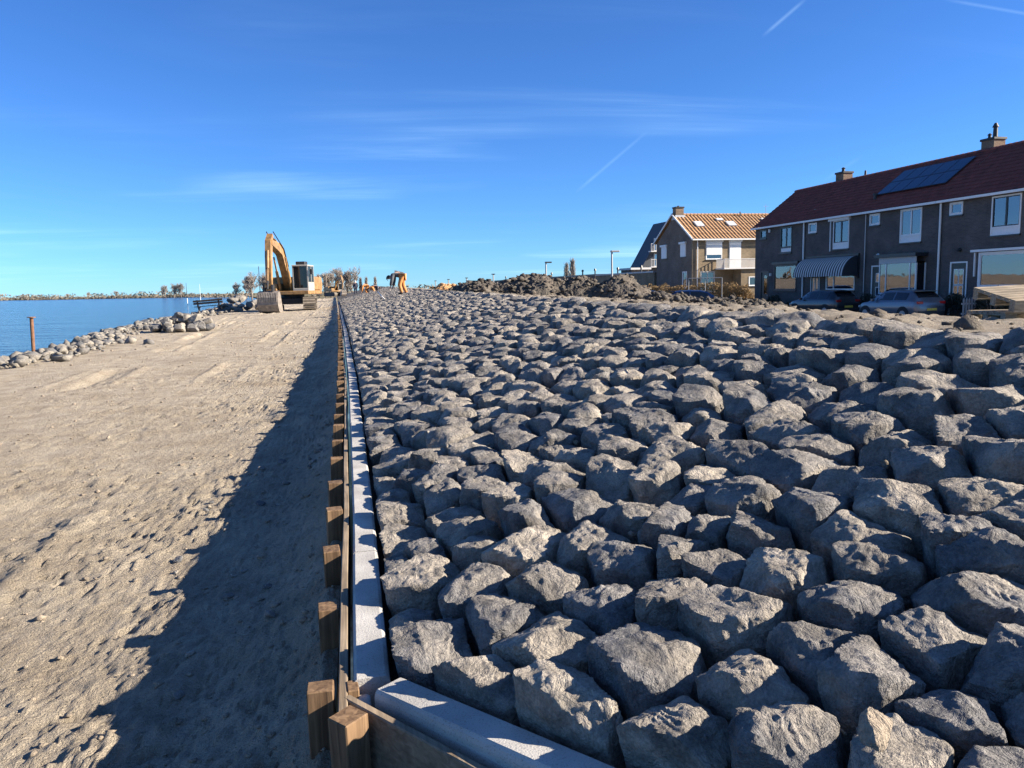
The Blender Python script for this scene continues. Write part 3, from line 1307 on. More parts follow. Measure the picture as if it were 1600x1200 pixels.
# ------------------------------------------------------------------ timber formwork: planks and stakes
form = empty('timber_formwork', (0, 0, 0))
tag(form, 'low timber formwork of planks and square stakes holding the edging', 'formwork')
y = 1.80
k = 0
while y < 62:
    y1 = y + rk.uniform(3.4, 4.0)
    dz = rk.uniform(-0.012, 0.004)
    mb = MB()
    pr = [(-0.044, 0.30), (-0.044, 0.488), (-0.041, 0.491), (-0.023, 0.491), (-0.020, 0.488), (-0.020, 0.30)]
    ts = np.linspace(y, y1, 5)
    sweep(mb, [(float(wx(t)) + rk.uniform(-.003, .003), t, dz) for t in ts], pr, [(1, 0)] * 5)
    mb.build('plank', 'plank_wood', form)
    y = y1 + 0.004


def stake(x, yy, w, d, z, rz, tilt, h=0.42):
    mb = MB()
    mb.bbox(-w / 2, w / 2, -d / 2, d / 2, -h, 0, 0.003)
    o_ = mb.build('stake', 'stake_wood', form)
    o_.location = (x, yy, z)
    o_.rotation_euler = (tilt, rk.uniform(-.03, .03), rz)
    return o_


yy = 1.90
i = 0
while yy < 60:
    w = 0.072 + rk.uniform(-.008, .008)
    stake(float(wx(yy)) - 0.046 - w / 2 - rk.uniform(0, .006), yy, w, 0.065 + rk.uniform(-.012, .014), 0.497 + rk.uniform(-.022, .016),
          rk.uniform(-.10, .10), rk.uniform(-.04, .04))
    yy += rk.uniform(0.50, 0.62)
stake(-0.018, 1.745, 0.066, 0.07, 0.508, math.atan2(_rd[1], _rd[0]) + 0.08, 0.03, 0.5)
stake(-0.004, 1.915, 0.030, 0.055, 0.492, 0.05, 0.0, 0.3)
# return plank
pa = np.array([-0.028, 1.862])
pb_ = pa + _rd * 1.6
mb = MB()
sweep(mb, [(pa[0], pa[1], 0), ((pa[0] + pb_[0]) / 2, (pa[1] + pb_[1]) / 2, 0.01), (pb_[0], pb_[1], 0.03)],
      [(0, 0.2), (0, 0.487), (0.003, 0.490), (0.019, 0.490), (0.022, 0.487), (0.022, 0.2)], [tuple(_rn)] * 3)
mb.build('plank', 'plank_wood', form)


# ------------------------------------------------------------------ shore rocks, boulder heap, clods
rock_meshes = []
for i in range(9):
    Vv, F = boulder_mesh(40 + i, 1.0, 3, 0.72)
    tmp = np_mesh('rock', Vv, F, 'boulder', None, True, np.full(len(Vv), (i % 5) / 4.0), 24)
    rock_meshes.append(tmp.data)
    bpy.data.objects.remove(tmp)


def rock(name, x, y, z, s, label, group, sq=1.0):
    o = link(name, random.choice(rock_meshes))
    o.location = (x, y, z)
    o.scale = (s * random.uniform(.85, 1.25), s * random.uniform(.85, 1.15), s * random.uniform(.75, 1.1) * sq)
    o.rotation_euler = (random.uniform(-.5, .5), random.uniform(-.5, .5), random.uniform(0, 6.28))
    return tag(o, label, 'rock', group)


def gz(x, y):
    return float(sand_z(np.array([float(x)]), np.array([float(y)]))[0])


random.seed(21)
yy = 19.0
while yy < 66:
    for q in range(4):
        ed = -7.9 - 0.03 * max(yy - 25, 0) - 0.6 * float(vnoise(np.array([[0, yy * .13, 0]]), 71)[0])
        x = ed + random.uniform(-1.3, 0.45)
        y = yy + random.uniform(-.5, .5)
        s = (0.09 + 0.23 * random.random() ** 1.8) * (0.85 if yy < 24 else 1)
        rock('shore_rock', x, y, gz(x, y) + s * 0.32, s, 'grey armour rock lying along the waterline', 'rocks along the waterline')
    yy += 0.62 if yy < 40 else 1.0
for i in range(62):                                         # squared boulders dumped in a heap
    a = random.uniform(0, 6.28)
    r = random.random() ** 0.6
    x = -5.6 + 1.25 * r * math.cos(a)
    y = 31.1 + 0.9 * r * math.sin(a)
    hgt = 0.62 * (1 - r) * random.choice((0.1, 0.55, 1.0)) + 0.02
    s = random.uniform(0.15, 0.25)
    rock('boulder', x, y, gz(x, y) + s * 0.5 + hgt * 0.85, s, 'pale squared boulder in the heap beside the water', 'boulders heaped beside the water', 1.15)
for i in range(46):                                         # second heap by the bench
    a = random.uniform(0, 6.28)
    r = random.random() ** 0.6
    x = -6.6 + 1.9 * r * math.cos(a)
    y = 58 + 3.6 * r * math.sin(a)
    s = random.uniform(0.22, 0.36)
    rock('rubble_rock', x, y, gz(x, y) + s * 0.4 + 0.85 * (1 - r) * random.choice((0.1, .5, 1.0)), s, 'dark rock in the low heap between bench and excavator bucket', 'rocks heaped behind the bench')

# broken rubble filling the bank between the bigger rocks (beyond counting)
cv, cf, base = [], [], 0
d1, f1 = ico(1)
rg = np.random.default_rng(15)
for i in range(2600):
    y = 18 + 52 * rg.random() ** 1.2
    ed = -7.75 - 0.03 * max(y - 25, 0) - 0.6 * float(vnoise(np.array([[0, y * .13, 0]]), 71)[0])
    x = ed + rg.normal() * 0.55 - 0.1
    s = 0.035 + 0.13 * rg.random() ** 2.5
    v = d1 * (1 + 0.4 * rg.normal(size=(len(d1), 1))).clip(.45, 1.6) * s * np.array([1.2, 1, .8])
    cv.append(v + np.array([x, y, 0]))
    cf.append(f1 + base)
    base += len(v)
cvv = np.concatenate(cv)
cc = np.repeat(np.array([v[:, :2].mean(0) for v in cv]), len(d1), 0)
hz = np.repeat(np.abs(rg.normal(size=len(cv))) * 0.06, len(d1))
cvv[:, 2] += sand_z(cc[:, 0], cc[:, 1]) + hz + .02
tag(np_mesh('shore_rubble', cvv, np.concatenate(cf), 'boulder', None, False, np.repeat(rg.random(len(cv)), len(d1))),
    'low bank of small broken rubble along the waterline', 'rubble', kind='stuff')

# clods and pebbles strewn over the sand (beyond counting)
cv, cf, base = [], [], 0
d0, f0 = ico(1)
rg = np.random.default_rng(5)
xs = []
for i in range(1800):
    y = 1.8 * math.exp(rg.random() * 3.0)
    d = rg.random() ** 1.5 * min(7.0, 0.8 + y * 0.7) + 0.08
    s = (0.004 + 0.013 * rg.random() ** 3) * (0.8 + y * 0.05)
    xs.append((float(wx(y)) - d, y, s))
xs = np.array(xs)
zs = sand_z(xs[:, 0], xs[:, 1])
for (x, y, s), z in zip(xs, zs):
    v = d0 * (1 + 0.35 * rg.normal(size=(len(d0), 1))).clip(0.5, 1.5) * s * np.array([1.2, 1, .7])
    cv.append(v + np.array([x, y, z + s * 0.25]))
    cf.append(f0 + base)
    base += len(v)
tag(np_mesh('sand_clods', np.concatenate(cv), np.concatenate(cf), 'clod', None, False, np.full(base, 0.5)),
    'small clods and pebbles strewn over the sand strip', 'clods', kind='stuff')

# bluish stone chips in the shade beside the formwork
for i in range(26):
    y = 2.3 + rg.random() * 4.5
    d = 0.2 + rg.random() * 0.75
    s = 0.014 + 0.022 * rg.random()
    x = float(wx(y)) - d
    o = link('stone_chip', rock_meshes[i % 9])
    o.location = (x, y, gz(x, y) + s * .3)
    o.scale = (s * 1.2, s, s * .7)
    o.rotation_euler = (0.3, 0.2, i * 1.3)
    tag(o, 'small grey stone chip on shaded sand beside the formwork', 'stone', 'stone chips on the shaded sand')

# ------------------------------------------------------------------ rusty post, bench, marker poles
p = empty('steel_post', (-7.71, 22.25, -0.05))
tag(p, 'rusty steel pipe post with cap plate standing by the water', 'post')
p.rotation_euler = (0.0, 0.035, 0)
MB().tube([(0, 0, -0.3), (0, 0, 1.04)], 0.044, 14).build('pipe', 'rust', p, True)
MB().tube([(0, 0, 1.04), (0, 0, 1.062)], 0.10, 14).build('cap_plate', 'rust', p, True)
MB().tube([(0, 0, 0.02), (0, 0, 0.06)], 0.085, 14).build('foot_collar', 'rust', p, True)

bn = empty('park_bench', (-8.25, 55.5, 0.24), R(-4))
tag(bn, 'dark wooden bench facing the water above the rocks', 'bench')
bn.rotation_euler = (0, R(-3.5), R(-4))
for z_, y_ in ((0.46, -0.05), (0.46, 0.09), (0.46, 0.23)):
    MB().bbox(-0.95, 0.95, y_ - .06, y_ + .06, z_ - .03, z_ + .02, .006).build('seat_slat', 'bench_wood', bn)
for z_, y_ in ((0.66, -0.20), (0.82, -0.25)):
    MB().bbox(-0.95, 0.95, y_ - .025, y_ + .025, z_ - .065, z_ + .065, .006).build('back_slat', 'bench_wood', bn)
for x_ in (-0.68, 0.68):
    MB().prism([(-0.28, 0.90), (-0.22, 0.90), (-0.12, 0.43), (0.30, 0.43), (0.30, 0.36), (0.06, 0.36), (0.06, -0.1), (-0.06, -0.1), (-0.06, 0.36), (-0.16, 0.36)],
               x_ - .05, x_ + .05, 0).build('support', 'steel_dark', bn)
MB().tube([(0.1, 0.5, -0.1), (0.28, 0.55, 0.5)], 0.02, 6).build('brace', 'steel_dark', bn)

for (x_, y_, h_, nm, lb, mt) in ((-9.4, 105.8, 5.8, 'marker_pole', 'tall thin dark pole rising behind the excavator arm', 'steel_dark'),
                                 (-33, 190, 5.0, 'marker_pole', 'thin pole with pale foot standing in the water beyond the bench', 'steel_dark'),
                                 (-42, 265, 5.6, 'boat_mast', 'white mast standing on the far shore beyond the bench', 'white_paint')):
    e = empty(nm, (x_, y_, -0.9))
    tag(e, lb, 'pole')
    MB().tube([(0, 0, 0), (0.0, 0, h_)], [0.06, 0.04], 8).build('pole', mt, e, True)
    MB().tube([(0, 0, 0.3), (0, 0, 1.5)], 0.085, 8).build('sleeve', 'white_paint' if h_ < 5.7 else mt, e, True)

# ------------------------------------------------------------------ crawler excavator
def excavator(loc):
    root = empty('excavator', loc)
    W0, TW = 1.5, 0.78                                       # half width over tracks, shoe width
    for sgn in (-1, 1):
        x0 = sgn * (W0 - TW / 2)
        tr = MB()
        L, r = 1.75, 0.42
        path = []
        for i in range(11):
            a = PI / 2 + PI * i / 10
            path.append((-L + r * math.cos(a), r + r * math.sin(a)))
        for i in range(11):
            a = -PI / 2 + PI * i / 10
            path.append((L + r * math.cos(a), r + r * math.sin(a)))
        tr.prism([(p_, q_) for p_, q_ in path], x0 - TW / 2 + .10, x0 + TW / 2 - .10, 0)
        tp = tr.build('track', 'steel_dark', root)
        # shoes along the outline
        cum = [0.0]
        pts = path + [path[0]]
        for i in range(len(pts) - 1):
            cum.append(cum[-1] + math.hypot(pts[i + 1][0] - pts[i][0], pts[i + 1][1] - pts[i][1]))
        sh = MB()
        ns = 46
        for k in range(ns):
            s_ = (k + .5) / ns * cum[-1]
            i = max(j for j in range(len(cum)) if cum[j] <= s_)
            i = min(i, len(pts) - 2)
            t = (s_ - cum[i]) / (cum[i + 1] - cum[i])
            py = pts[i][0] + (pts[i + 1][0] - pts[i][0]) * t
            pz = pts[i][1] + (pts[i + 1][1] - pts[i][1]) * t
            ang = math.atan2(pts[i + 1][1] - pts[i][1], pts[i + 1][0] - pts[i][0])
            sh.M = Matrix.Translation((x0, py, pz)) @ Matrix.Rotation(ang, 4, 'X')
            sh.box(-TW / 2, TW / 2, -0.088, 0.088, -0.035, 0.02)
            sh.box(-TW / 2, TW / 2, -0.088, -0.065, -0.07, -0.03)
        sh.build('track_shoes', 'track_steel', tp)
        for k in range(6):
            MB().tube([(x0 - TW / 2 + .06, -1.5 + k * .6, .33), (x0 + TW / 2 - .06, -1.5 + k * .6, .33)], 0.2, 12).build('roller', 'steel_dark', tp, True)
    MB().bbox(-W0 + TW, W0 - TW, -1.0, 1.0, 0.45, 0.86, .04).build('undercarriage', 'steel_dark', root)
    MB().tube([(0, 0, 0.85), (0, 0, 1.08)], 0.75, 24).build('slew_ring', 'steel_dark', root, True)
    a = R(-11)                                               # upper works swung a little towards the water
    U = Matrix.Rotation(a, 4, 'Z')

    def part(mb_fn, name, mt, parent=root, smooth=False):
        mb = MB()
        mb.M = U
        mb_fn(mb)
        return mb.build(name, mt, parent, smooth)
    part(lambda m: m.bbox(-1.42, 1.42, -1.55, 2.5, 1.08, 1.32, .03), 'deck', 'yellow_paint')
    body = part(lambda m: m.bbox(-1.42, 1.42, 0.35, 1.9, 1.32, 2.25, .08), 'engine_house', 'yellow_paint')
    part(lambda m: m.prism([(1.9, 1.2), (2.75, 1.35), (2.85, 1.7), (2.7, 2.2), (1.9, 2.28)], -1.4, 1.4, 0), 'counterweight', 'yellow_paint')
    part(lambda m: m.bbox(-1.42, -0.62, -1.5, 0.35, 1.32, 1.85, .06), 'tool_box', 'yellow_paint', body)
    part(lambda m: m.tube([(-.9, 1.3, 2.2), (-.9, 1.3, 2.75)], .07, 10), 'exhaust', 'steel_dark', body, True)
    # cab: posts, roof, glass
    cabx0, cabx1, caby0, caby1, cz0, cz1 = 0.42, 1.42, -1.5, 0.25, 1.32, 2.98

    def frame(m):
        t = 0.07
        for (x_, y_) in ((cabx0, caby0), (cabx1 - t, caby0), (cabx0, caby1 - t), (cabx1 - t, caby1 - t)):
            m.box(x_, x_ + t, y_, y_ + t, cz0, cz1 - .1)
        m.bbox(cabx0 - .02, cabx1 + .02, caby0 - .03, caby1 + .03, cz1 - .1, cz1, .03)
        m.bbox(cabx0, cabx1, caby0 - .01, caby1, cz0 - .02, cz0 + .16, .02)
        m.box(cabx1 - .06, cabx1 - .002, caby0 + .07, caby1 - .07, cz0 + .16, cz0 + .55)
        m.box(cabx1 - .06, cabx1 - .002, -0.55, -0.48, cz0 + .5, cz1 - .1)
    cab = part(frame, 'cab', 'cab_cream')
    part(lambda m: m.box(cabx0 + .07, cabx1 - .07, caby0 + .02, caby0 + .035, cz0 + .16, cz1 - .1), 'windscreen', 'car_glass', cab)
    part(lambda m: m.box(cabx1 - .035, cabx1 - .02, caby0 + .07, -0.55, cz0 + .55, cz1 - .1), 'side_window', 'car_glass', cab)
    part(lambda m: m.box(cabx1 - .035, cabx1 - .02, -0.48, caby1 - .07, cz0 + .55, cz1 - .1), 'side_window', 'car_glass', cab)
    part(lambda m: m.box(cabx0 + .02, cabx0 + .035, caby0 + .07, caby1 - .07, cz0 + .16, cz1 - .1), 'side_window', 'car_glass', cab)
    part(lambda m: m.box(cabx0 + .07, cabx1 - .07, caby1 - .06, caby1 - .03, cz0 + .16, cz1 - .1), 'rear_panel', 'steel_dark', cab)
    part(lambda m: m.bbox(.68, 1.16, -.75, -.2, 1.5, 1.85, .05).bbox(.70, 1.14, -.3, -.16, 1.8, 2.5, .04), 'seat', 'rubber', cab)
    part(lambda m: m.bbox(.62, 1.22, -1.3, -.55, cz1, cz1 + .22, .03), 'roof_unit', 'steel_dark', cab)
    part(lambda m: m.tube([(1.5, -1.45, 2.2), (1.62, -1.5, 2.6)], .015, 6).bbox(1.55, 1.72, -1.53, -1.47, 2.35, 2.7, .015), 'mirror', 'steel_dark', cab)
    # boom, in the plane x = bx; y forward is negative
    bx = -0.12

    def boxbeam(m, pts, wid, hgt):
        n = len(pts)
        vs = []
        for i, (y_, z_) in enumerate(pts):
            a0 = pts[max(i - 1, 0)]
            a1 = pts[min(i + 1, n - 1)]
            t = Vector((a1[0] - a0[0], a1[1] - a0[1])).normalized()
            nn = Vector((-t.y, t.x))
            h = hgt[i] / 2
            for (sx, sh_) in ((-1, -1), (1, -1), (1, 1), (-1, 1)):
                vs.append((bx + sx * wid / 2, y_ + nn.x * h * sh_, z_ + nn.y * h * sh_))
        fs = []
        for i in range(n - 1):
            for k in range(4):
                fs.append((i * 4 + k, i * 4 + (k + 1) % 4, i * 4 + 4 + (k + 1) % 4, i * 4 + 4 + k))
        fs += [(0, 1, 2, 3), tuple((n - 1) * 4 + k for k in (3, 2, 1, 0))]
        m.add(vs, fs)
    tip = (-4.55, 4.25)
    boom = part(lambda m: boxbeam(m, [(-0.55, 1.55), (-1.3, 2.75), (-2.05, 3.75), (-2.35, 3.92), (-3.5, 4.12), tip], 0.42, [.40, .56, .66, .64, .46, .32]), 'boom', 'yellow_paint')
    stick = part(lambda m: boxbeam(m, [(-4.15, 4.72), (-4.55, 4.25), (-4.78, 3.4), (-4.92, 2.4), (-5.0, 1.45)], 0.34, [.24, .52, .44, .34, .24]), 'stick', 'yellow_paint')

    def cyl(m, a, b_, xo, r1, r2):
        a, b_ = Vector((bx + xo, a[0], a[1])), Vector((bx + xo, b_[0], b_[1]))
        m.tube([a, a.lerp(b_, .58)], r1, 10)
        m.tube([a.lerp(b_, .55), b_], r2, 10)
    part(lambda m: (cyl(m, (-1.15, 1.35), (-2.3, 3.45), -.36, .1, .055), cyl(m, (-1.15, 1.35), (-2.3, 3.45), .36, .1, .055)), 'boom_cylinder', 'yellow_paint', boom, True)
    part(lambda m: cyl(m, (-2.3, 4.15), (-4.12, 4.70), 0, .1, .055), 'stick_cylinder', 'yellow_paint', boom, True)
    part(lambda m: cyl(m, (-4.95, 3.75), (-5.32, 1.95), 0, .09, .05), 'bucket_cylinder', 'yellow_paint', stick, True)
    part(lambda m: m.tube([(bx + .25, -1.2, 2.9), (bx + .25, -2.1, 3.98), (bx + .25, -3.2, 4.42), (bx + .2, -4.2, 4.9)], .035, 6)
         .tube([(bx - .25, -1.2, 2.9), (bx - .25, -2.1, 3.98), (bx - .25, -3.2, 4.42), (bx - .2, -4.2, 4.9)], .035, 6), 'hoses', 'rubber', boom, True)
    part(lambda m: m.tube([(bx, -5.32, 1.95), (bx, -5.45, 1.45)], .06, 8).tube([(bx, -5.32, 1.95), (bx, -5.0, 1.75)], .06, 8), 'linkage', 'steel_dark', stick, True)
    part(lambda m: m.bbox(bx - .1, bx + .1, -2.35, -2.1, 3.96, 4.25, .03), 'work_lamp', 'white_lens', boom)
    # bucket, curled, open side facing the machine, its back to the viewer
    bp_ = [(-5.05, 1.30), (-5.46, 1.24), (-5.66, 0.95), (-5.66, 0.52), (-5.42, 0.12), (-4.95, -0.02), (-4.55, 0.08)]
    bw = 0.60

    def shell(m):
        inner = [(y_ + .05, z_ + .04) for (y_, z_) in bp_]
        vs = [(bx + s_ * bw, y_, z_) for s_ in (-1, 1) for (y_, z_) in bp_] + [(bx + s_ * bw, y_, z_) for s_ in (-1, 1) for (y_, z_) in inner]
        n = len(bp_)
        fs = []
        for i in range(n - 1):
            fs.append((i, i + 1, n + i + 1, n + i))
            fs.append((2 * n + i, 2 * n + i + 1, 3 * n + i + 1, 3 * n + i))
        m.add(vs, fs)
        for s_ in (-1, 1):
            m.prism(bp_, bx + s_ * bw - .02, bx + s_ * bw + .02, 0)
    bk = part(shell, 'bucket', 'steel_worn')
    for k in range(12):
        x_ = bx - bw + (k + .5) * 2 * bw / 12
        part(lambda m: m.prism([(-5.49, 1.26), (-5.72, 0.95), (-5.71, 0.66), (-5.65, 0.66), (-5.65, 0.95), (-5.44, 1.23)], x_ - .025, x_ + .025, 0), 'wear_strip', 'steel_worn', bk)
    part(lambda m: m.prism([(-5.05, 1.30), (-5.45, 1.30), (-5.35, 1.72), (-5.02, 1.72)], bx - .3, bx - .2, 0)
         .prism([(-5.05, 1.30), (-5.45, 1.30), (-5.35, 1.72), (-5.02, 1.72)], bx + .2, bx + .3, 0), 'coupler', 'steel_dark', bk)
    return root


ex = excavator((-2.70, 53.6, 0.25))
tag(ex, 'large yellow crawler excavator parked on the sand, bucket resting down', 'excavator')
ex2 = copy_tree(ex)
ex2.location = (0.05, 94, 0.9)
ex2.scale = (.5, .5, .5)
ex2.rotation_euler = (0, 0, R(35))
tag(ex2, 'small distant yellow excavator beyond the big one', 'excavator')

# ------------------------------------------------------------------ soil heaps on the crest
def heap(name, cx_, cy_, rx, ry, h, mt, label, seed, n=70, rough=1.0):
    g = np.linspace(-1, 1, n)
    a, b_ = np.meshgrid(g, g, indexing='ij')
    a, b_ = a.ravel(), b_.ravel()
    r = np.hypot(a, b_)
    x = cx_ + a * rx
    y = cy_ + b_ * ry
    P = np.stack([x, y, 0 * x], 1)
    z0 = back_z(x, y) if cx_ > 3 else np.interp(x, [0, 9], [slope_z(0), slope_z(9)])
    prof_ = np.clip(1 - (r * (1 + 0.22 * fbm(P * 1.5, 2, seed))) ** 1.5, -0.2, 1)
    lump = fbm(P * 2.6, 4, seed + 3, 0.6, True)
    f = smooth01((prof_ + 0.1) / 0.35)
    z = z0 + h * prof_ * (1 + 0.16 * fbm(P * 1.1, 2, seed + 7)) + f * rough * (0.10 * lump + 0.05 * fbm(P * 9, 3, seed + 5, .6, True))
    z = np.where(r > 0.98, np.minimum(z, z0 - .15), z)
    o_ = np_mesh(name, np.stack([x, y, z], 1), grid_faces(n, n), mt, None, True, np.clip(0.5 + 0.5 * fbm(P * 2, 2, 9), 0, 1), 30)
    o_.data.polygons.foreach_set('use_smooth', np.zeros(len(o_.data.polygons), dtype=bool))
    tag(o_, label, 'soil heap', 'soil heaps on the crest')
    # broken lumps lying over it
    cv_, cf_, bs = [], [], 0
    dd, ff = ico(1)
    rs_ = np.random.default_rng(seed)
    for i in range(int(420 * rx * rough)):
        j = rs_.integers(0, len(x))
        if r[j] > 1.05:
            continue
        s = 0.015 + 0.075 * rs_.random() ** 3
        v = dd * (1 + 0.45 * rs_.normal(size=(len(dd), 1))).clip(.4, 1.7) * s * np.array([1.3, 1, .7])
        cv_.append(v + np.array([x[j] + rs_.normal() * .05, y[j] + rs_.normal() * .05, z[j] + s * .2]))
        cf_.append(ff + bs)
        bs += len(v)
    if bs:
        tag(np_mesh('lumps', np.concatenate(cv_), np.concatenate(cf_), mt, o_, False, np.full(bs, 0.35)), kind='stuff')
    return o_


heap('soil_heap', 4.9, 25.6, 1.25, 0.9, 0.34, 'clay', 'low ragged clay heap left of the dark soil ridge', 301)
heap('soil_heap', 6.75, 25.6, 1.7, 1.3, 0.64, 'clay', 'dark jagged clay ridge, highest of the soil heaps', 311, 90)
heap('soil_heap', 8.25, 25.2, 1.3, 1.1, 0.62, 'clay', 'dark lumpy soil heap between the jagged ridge and the rounded heap', 321)
heap('soil_heap', 9.45, 24.4, 1.25, 1.2, 0.84, 'clay', 'rounded brown soil heap nearest the street lamp', 331, 70, 0.7)
heap('soil_heap', 8.9, 19.5, 1.5, 1.0, 0.20, 'clay', 'low scatter of clods in front of the hedge', 341, 60, 1.2)
heap('soil_heap', 8.7, 15.2, 1.2, 0.8, 0.10, 'clay', 'flat strip of dark clods at the crest edge before the terrace', 351, 50, 1.3)
o = heap('rust_sand_heap', 4.30, 30.3, 0.62, 0.5, 0.34, 'rust_sand', 'small orange sand heap beyond the stones', 361, 40, 0.35)
o['group'] = 'sand heaps'

cv, cf, base = [], [], 0
for i in range(900):
    y = 2.5 + 32 * rg.random() ** 1.4
    d = 0.1 + 7 * rg.random() ** 1.6
    x = float(cx(y)) + d
    s = 0.012 + 0.075 * rg.random() ** 4
    v = d0 * (1 + 0.3 * rg.normal(size=(len(d0), 1))).clip(.5, 1.5) * s * np.array([1.2, 1, .7])
    cv.append(v + np.array([x, y, 0]))
    cf.append(f0 + base)
    base += len(v)
cvv = np.concatenate(cv)
cc = np.repeat(np.array([v[:, :2].mean(0) for v in cv]), len(d0), 0)
cvv[:, 2] += back_z(cc[:, 0], cc[:, 1]) + .01
tag(np_mesh('crest_clods', cvv, np.concatenate(cf), 'clay', None, False, np.full(base, 0.8)),
    'clods and stone crumbs strewn over the bare crest', 'clods', kind='stuff')

# ------------------------------------------------------------------ pallets
def pallet(loc, rz, label):
    root = empty('wooden_pallet', loc, rz)
    tag(root, label, 'pallet', 'pallets on the crest')
    Lx, Ly = 1.2, 0.8
    for k in range(7):
        y0_ = -Ly / 2 + k * (Ly - .098) / 6
        MB().bbox(-Lx / 2, Lx / 2, y0_, y0_ + .098, .122, .144, .003).build('top_board', 'pallet_wood', root)
    for x_ in (-Lx / 2, -.072, Lx / 2 - .145):
        MB().bbox(x_, x_ + .145, -Ly / 2, Ly / 2, .100, .121, .003).build('stringer_board', 'pallet_wood', root)
        for y_ in (-Ly / 2, -.05, Ly / 2 - .1):
            MB().bbox(x_ + .003, x_ + .142, y_ + .002, y_ + .098, .0225, .0995, .003).build('block', 'pallet_wood', root)
    for y_ in (-Ly / 2, -.05, Ly / 2 - .1):
        MB().bbox(-Lx / 2, Lx / 2, y_, y_ + .1, 0, .022, .003).build('bottom_board', 'pallet_wood', root)
    return root


pallet((8.36, 7.78, 0.93), R(-14), 'weathered pallet at the bottom of the stack on the crest')
tp_ = pallet((8.28, 7.62, 1.17), R(-12), 'pale wooden pallet lying tilted on top of the stack on the crest')
tp_.rotation_euler = (R(11), R(-2), R(-12))


# ------------------------------------------------------------------ buildings
def tiled_slope(mb, o, along, up, width, length, wave=0.20, course=0.32, amp=0.028):
    """pantiles: waves along the eave, stepped courses up the slope"""
    o, along, up = Vector(o), Vector(along).normalized(), Vector(up).normalized()
    nn = along.cross(up).normalized()
    if nn.z < 0:
        nn = -nn
    nw = max(int(round(width / wave)), 1)
    ncs = max(int(round(length / course)), 1)
    per = 5
    cols_ = nw * per + 1
    vs, fs = [], []
    rows = 0
    for c in range(ncs):
        for e in (0, 1):
            s_ = (c + e) * length / ncs
            lift = min(0.035, 0.09 * course) * (1 - e)
            for k in range(cols_):
                t = (k % per) / per
                h = amp * (math.sin(2 * PI * t) + 0.35 * math.sin(4 * PI * t)) + lift
                vs.append(o + along * (width * k / (cols_ - 1)) + up * s_ + nn * h)
            rows += 1
    for r_ in range(rows - 1):
        for k in range(cols_ - 1):
            a = r_ * cols_ + k
            fs.append((a, a + 1, a + cols_ + 1, a + cols_))
    mb.add(vs, fs)


def holed_wall(mb, axis, at0, at1, u0, u1, z0, z1, holes):
    """wall slab between at0 and at1 (on x if axis == 'x'), with rectangular openings (u0, u1, z0, z1)"""
    us = sorted({u0, u1, *[h[0] for h in holes], *[h[1] for h in holes]})
    zs_ = sorted({z0, z1, *[h[2] for h in holes], *[h[3] for h in holes]})
    us = [u for u in us if u0 <= u <= u1]
    zs_ = [z for z in zs_ if z0 <= z <= z1]

    def solid(i, j):
        if i < 0 or j < 0 or i >= len(us) - 1 or j >= len(zs_) - 1:
            return False
        uc_, zc_ = (us[i] + us[i + 1]) / 2, (zs_[j] + zs_[j + 1]) / 2
        return not any(h[0] < uc_ < h[1] and h[2] < zc_ < h[3] for h in holes)

    def P_(a, u, z):
        return (a, u, z) if axis == 'x' else (u, a, z)
    for i in range(len(us) - 1):
        for j in range(len(zs_) - 1):
            if not solid(i, j):
                continue
            a, b_, c, d = us[i], us[i + 1], zs_[j], zs_[j + 1]
            for at in (at0, at1):
                mb.quad(P_(at, a, c), P_(at, b_, c), P_(at, b_, d), P_(at, a, d))
            if not solid(i - 1, j):
                mb.quad(P_(at0, a, c), P_(at1, a, c), P_(at1, a, d), P_(at0, a, d))
            if not solid(i + 1, j):
                mb.quad(P_(at0, b_, c), P_(at1, b_, c), P_(at1, b_, d), P_(at0, b_, d))
            if not solid(i, j - 1):
                mb.quad(P_(at0, a, c), P_(at1, a, c), P_(at1, b_, c), P_(at0, b_, c))
            if not solid(i, j + 1):
                mb.quad(P_(at0, a, d), P_(at1, a, d), P_(at1, b_, d), P_(at0, b_, d))


class Face:
    """maps (u along wall, depth into the building, z) to world boxes"""

    def __init__(s, axis, at):
        s.axis, s.at = axis, at

    def box(s, mb, u0, u1, d0_, d1_, z0, z1):
        if s.axis == 'x':
            mb.box(s.at + d0_, s.at + d1_, u0, u1, z0, z1)
        else:
            mb.box(u0, u1, s.at + d0_, s.at + d1_, z0, z1)
        return mb


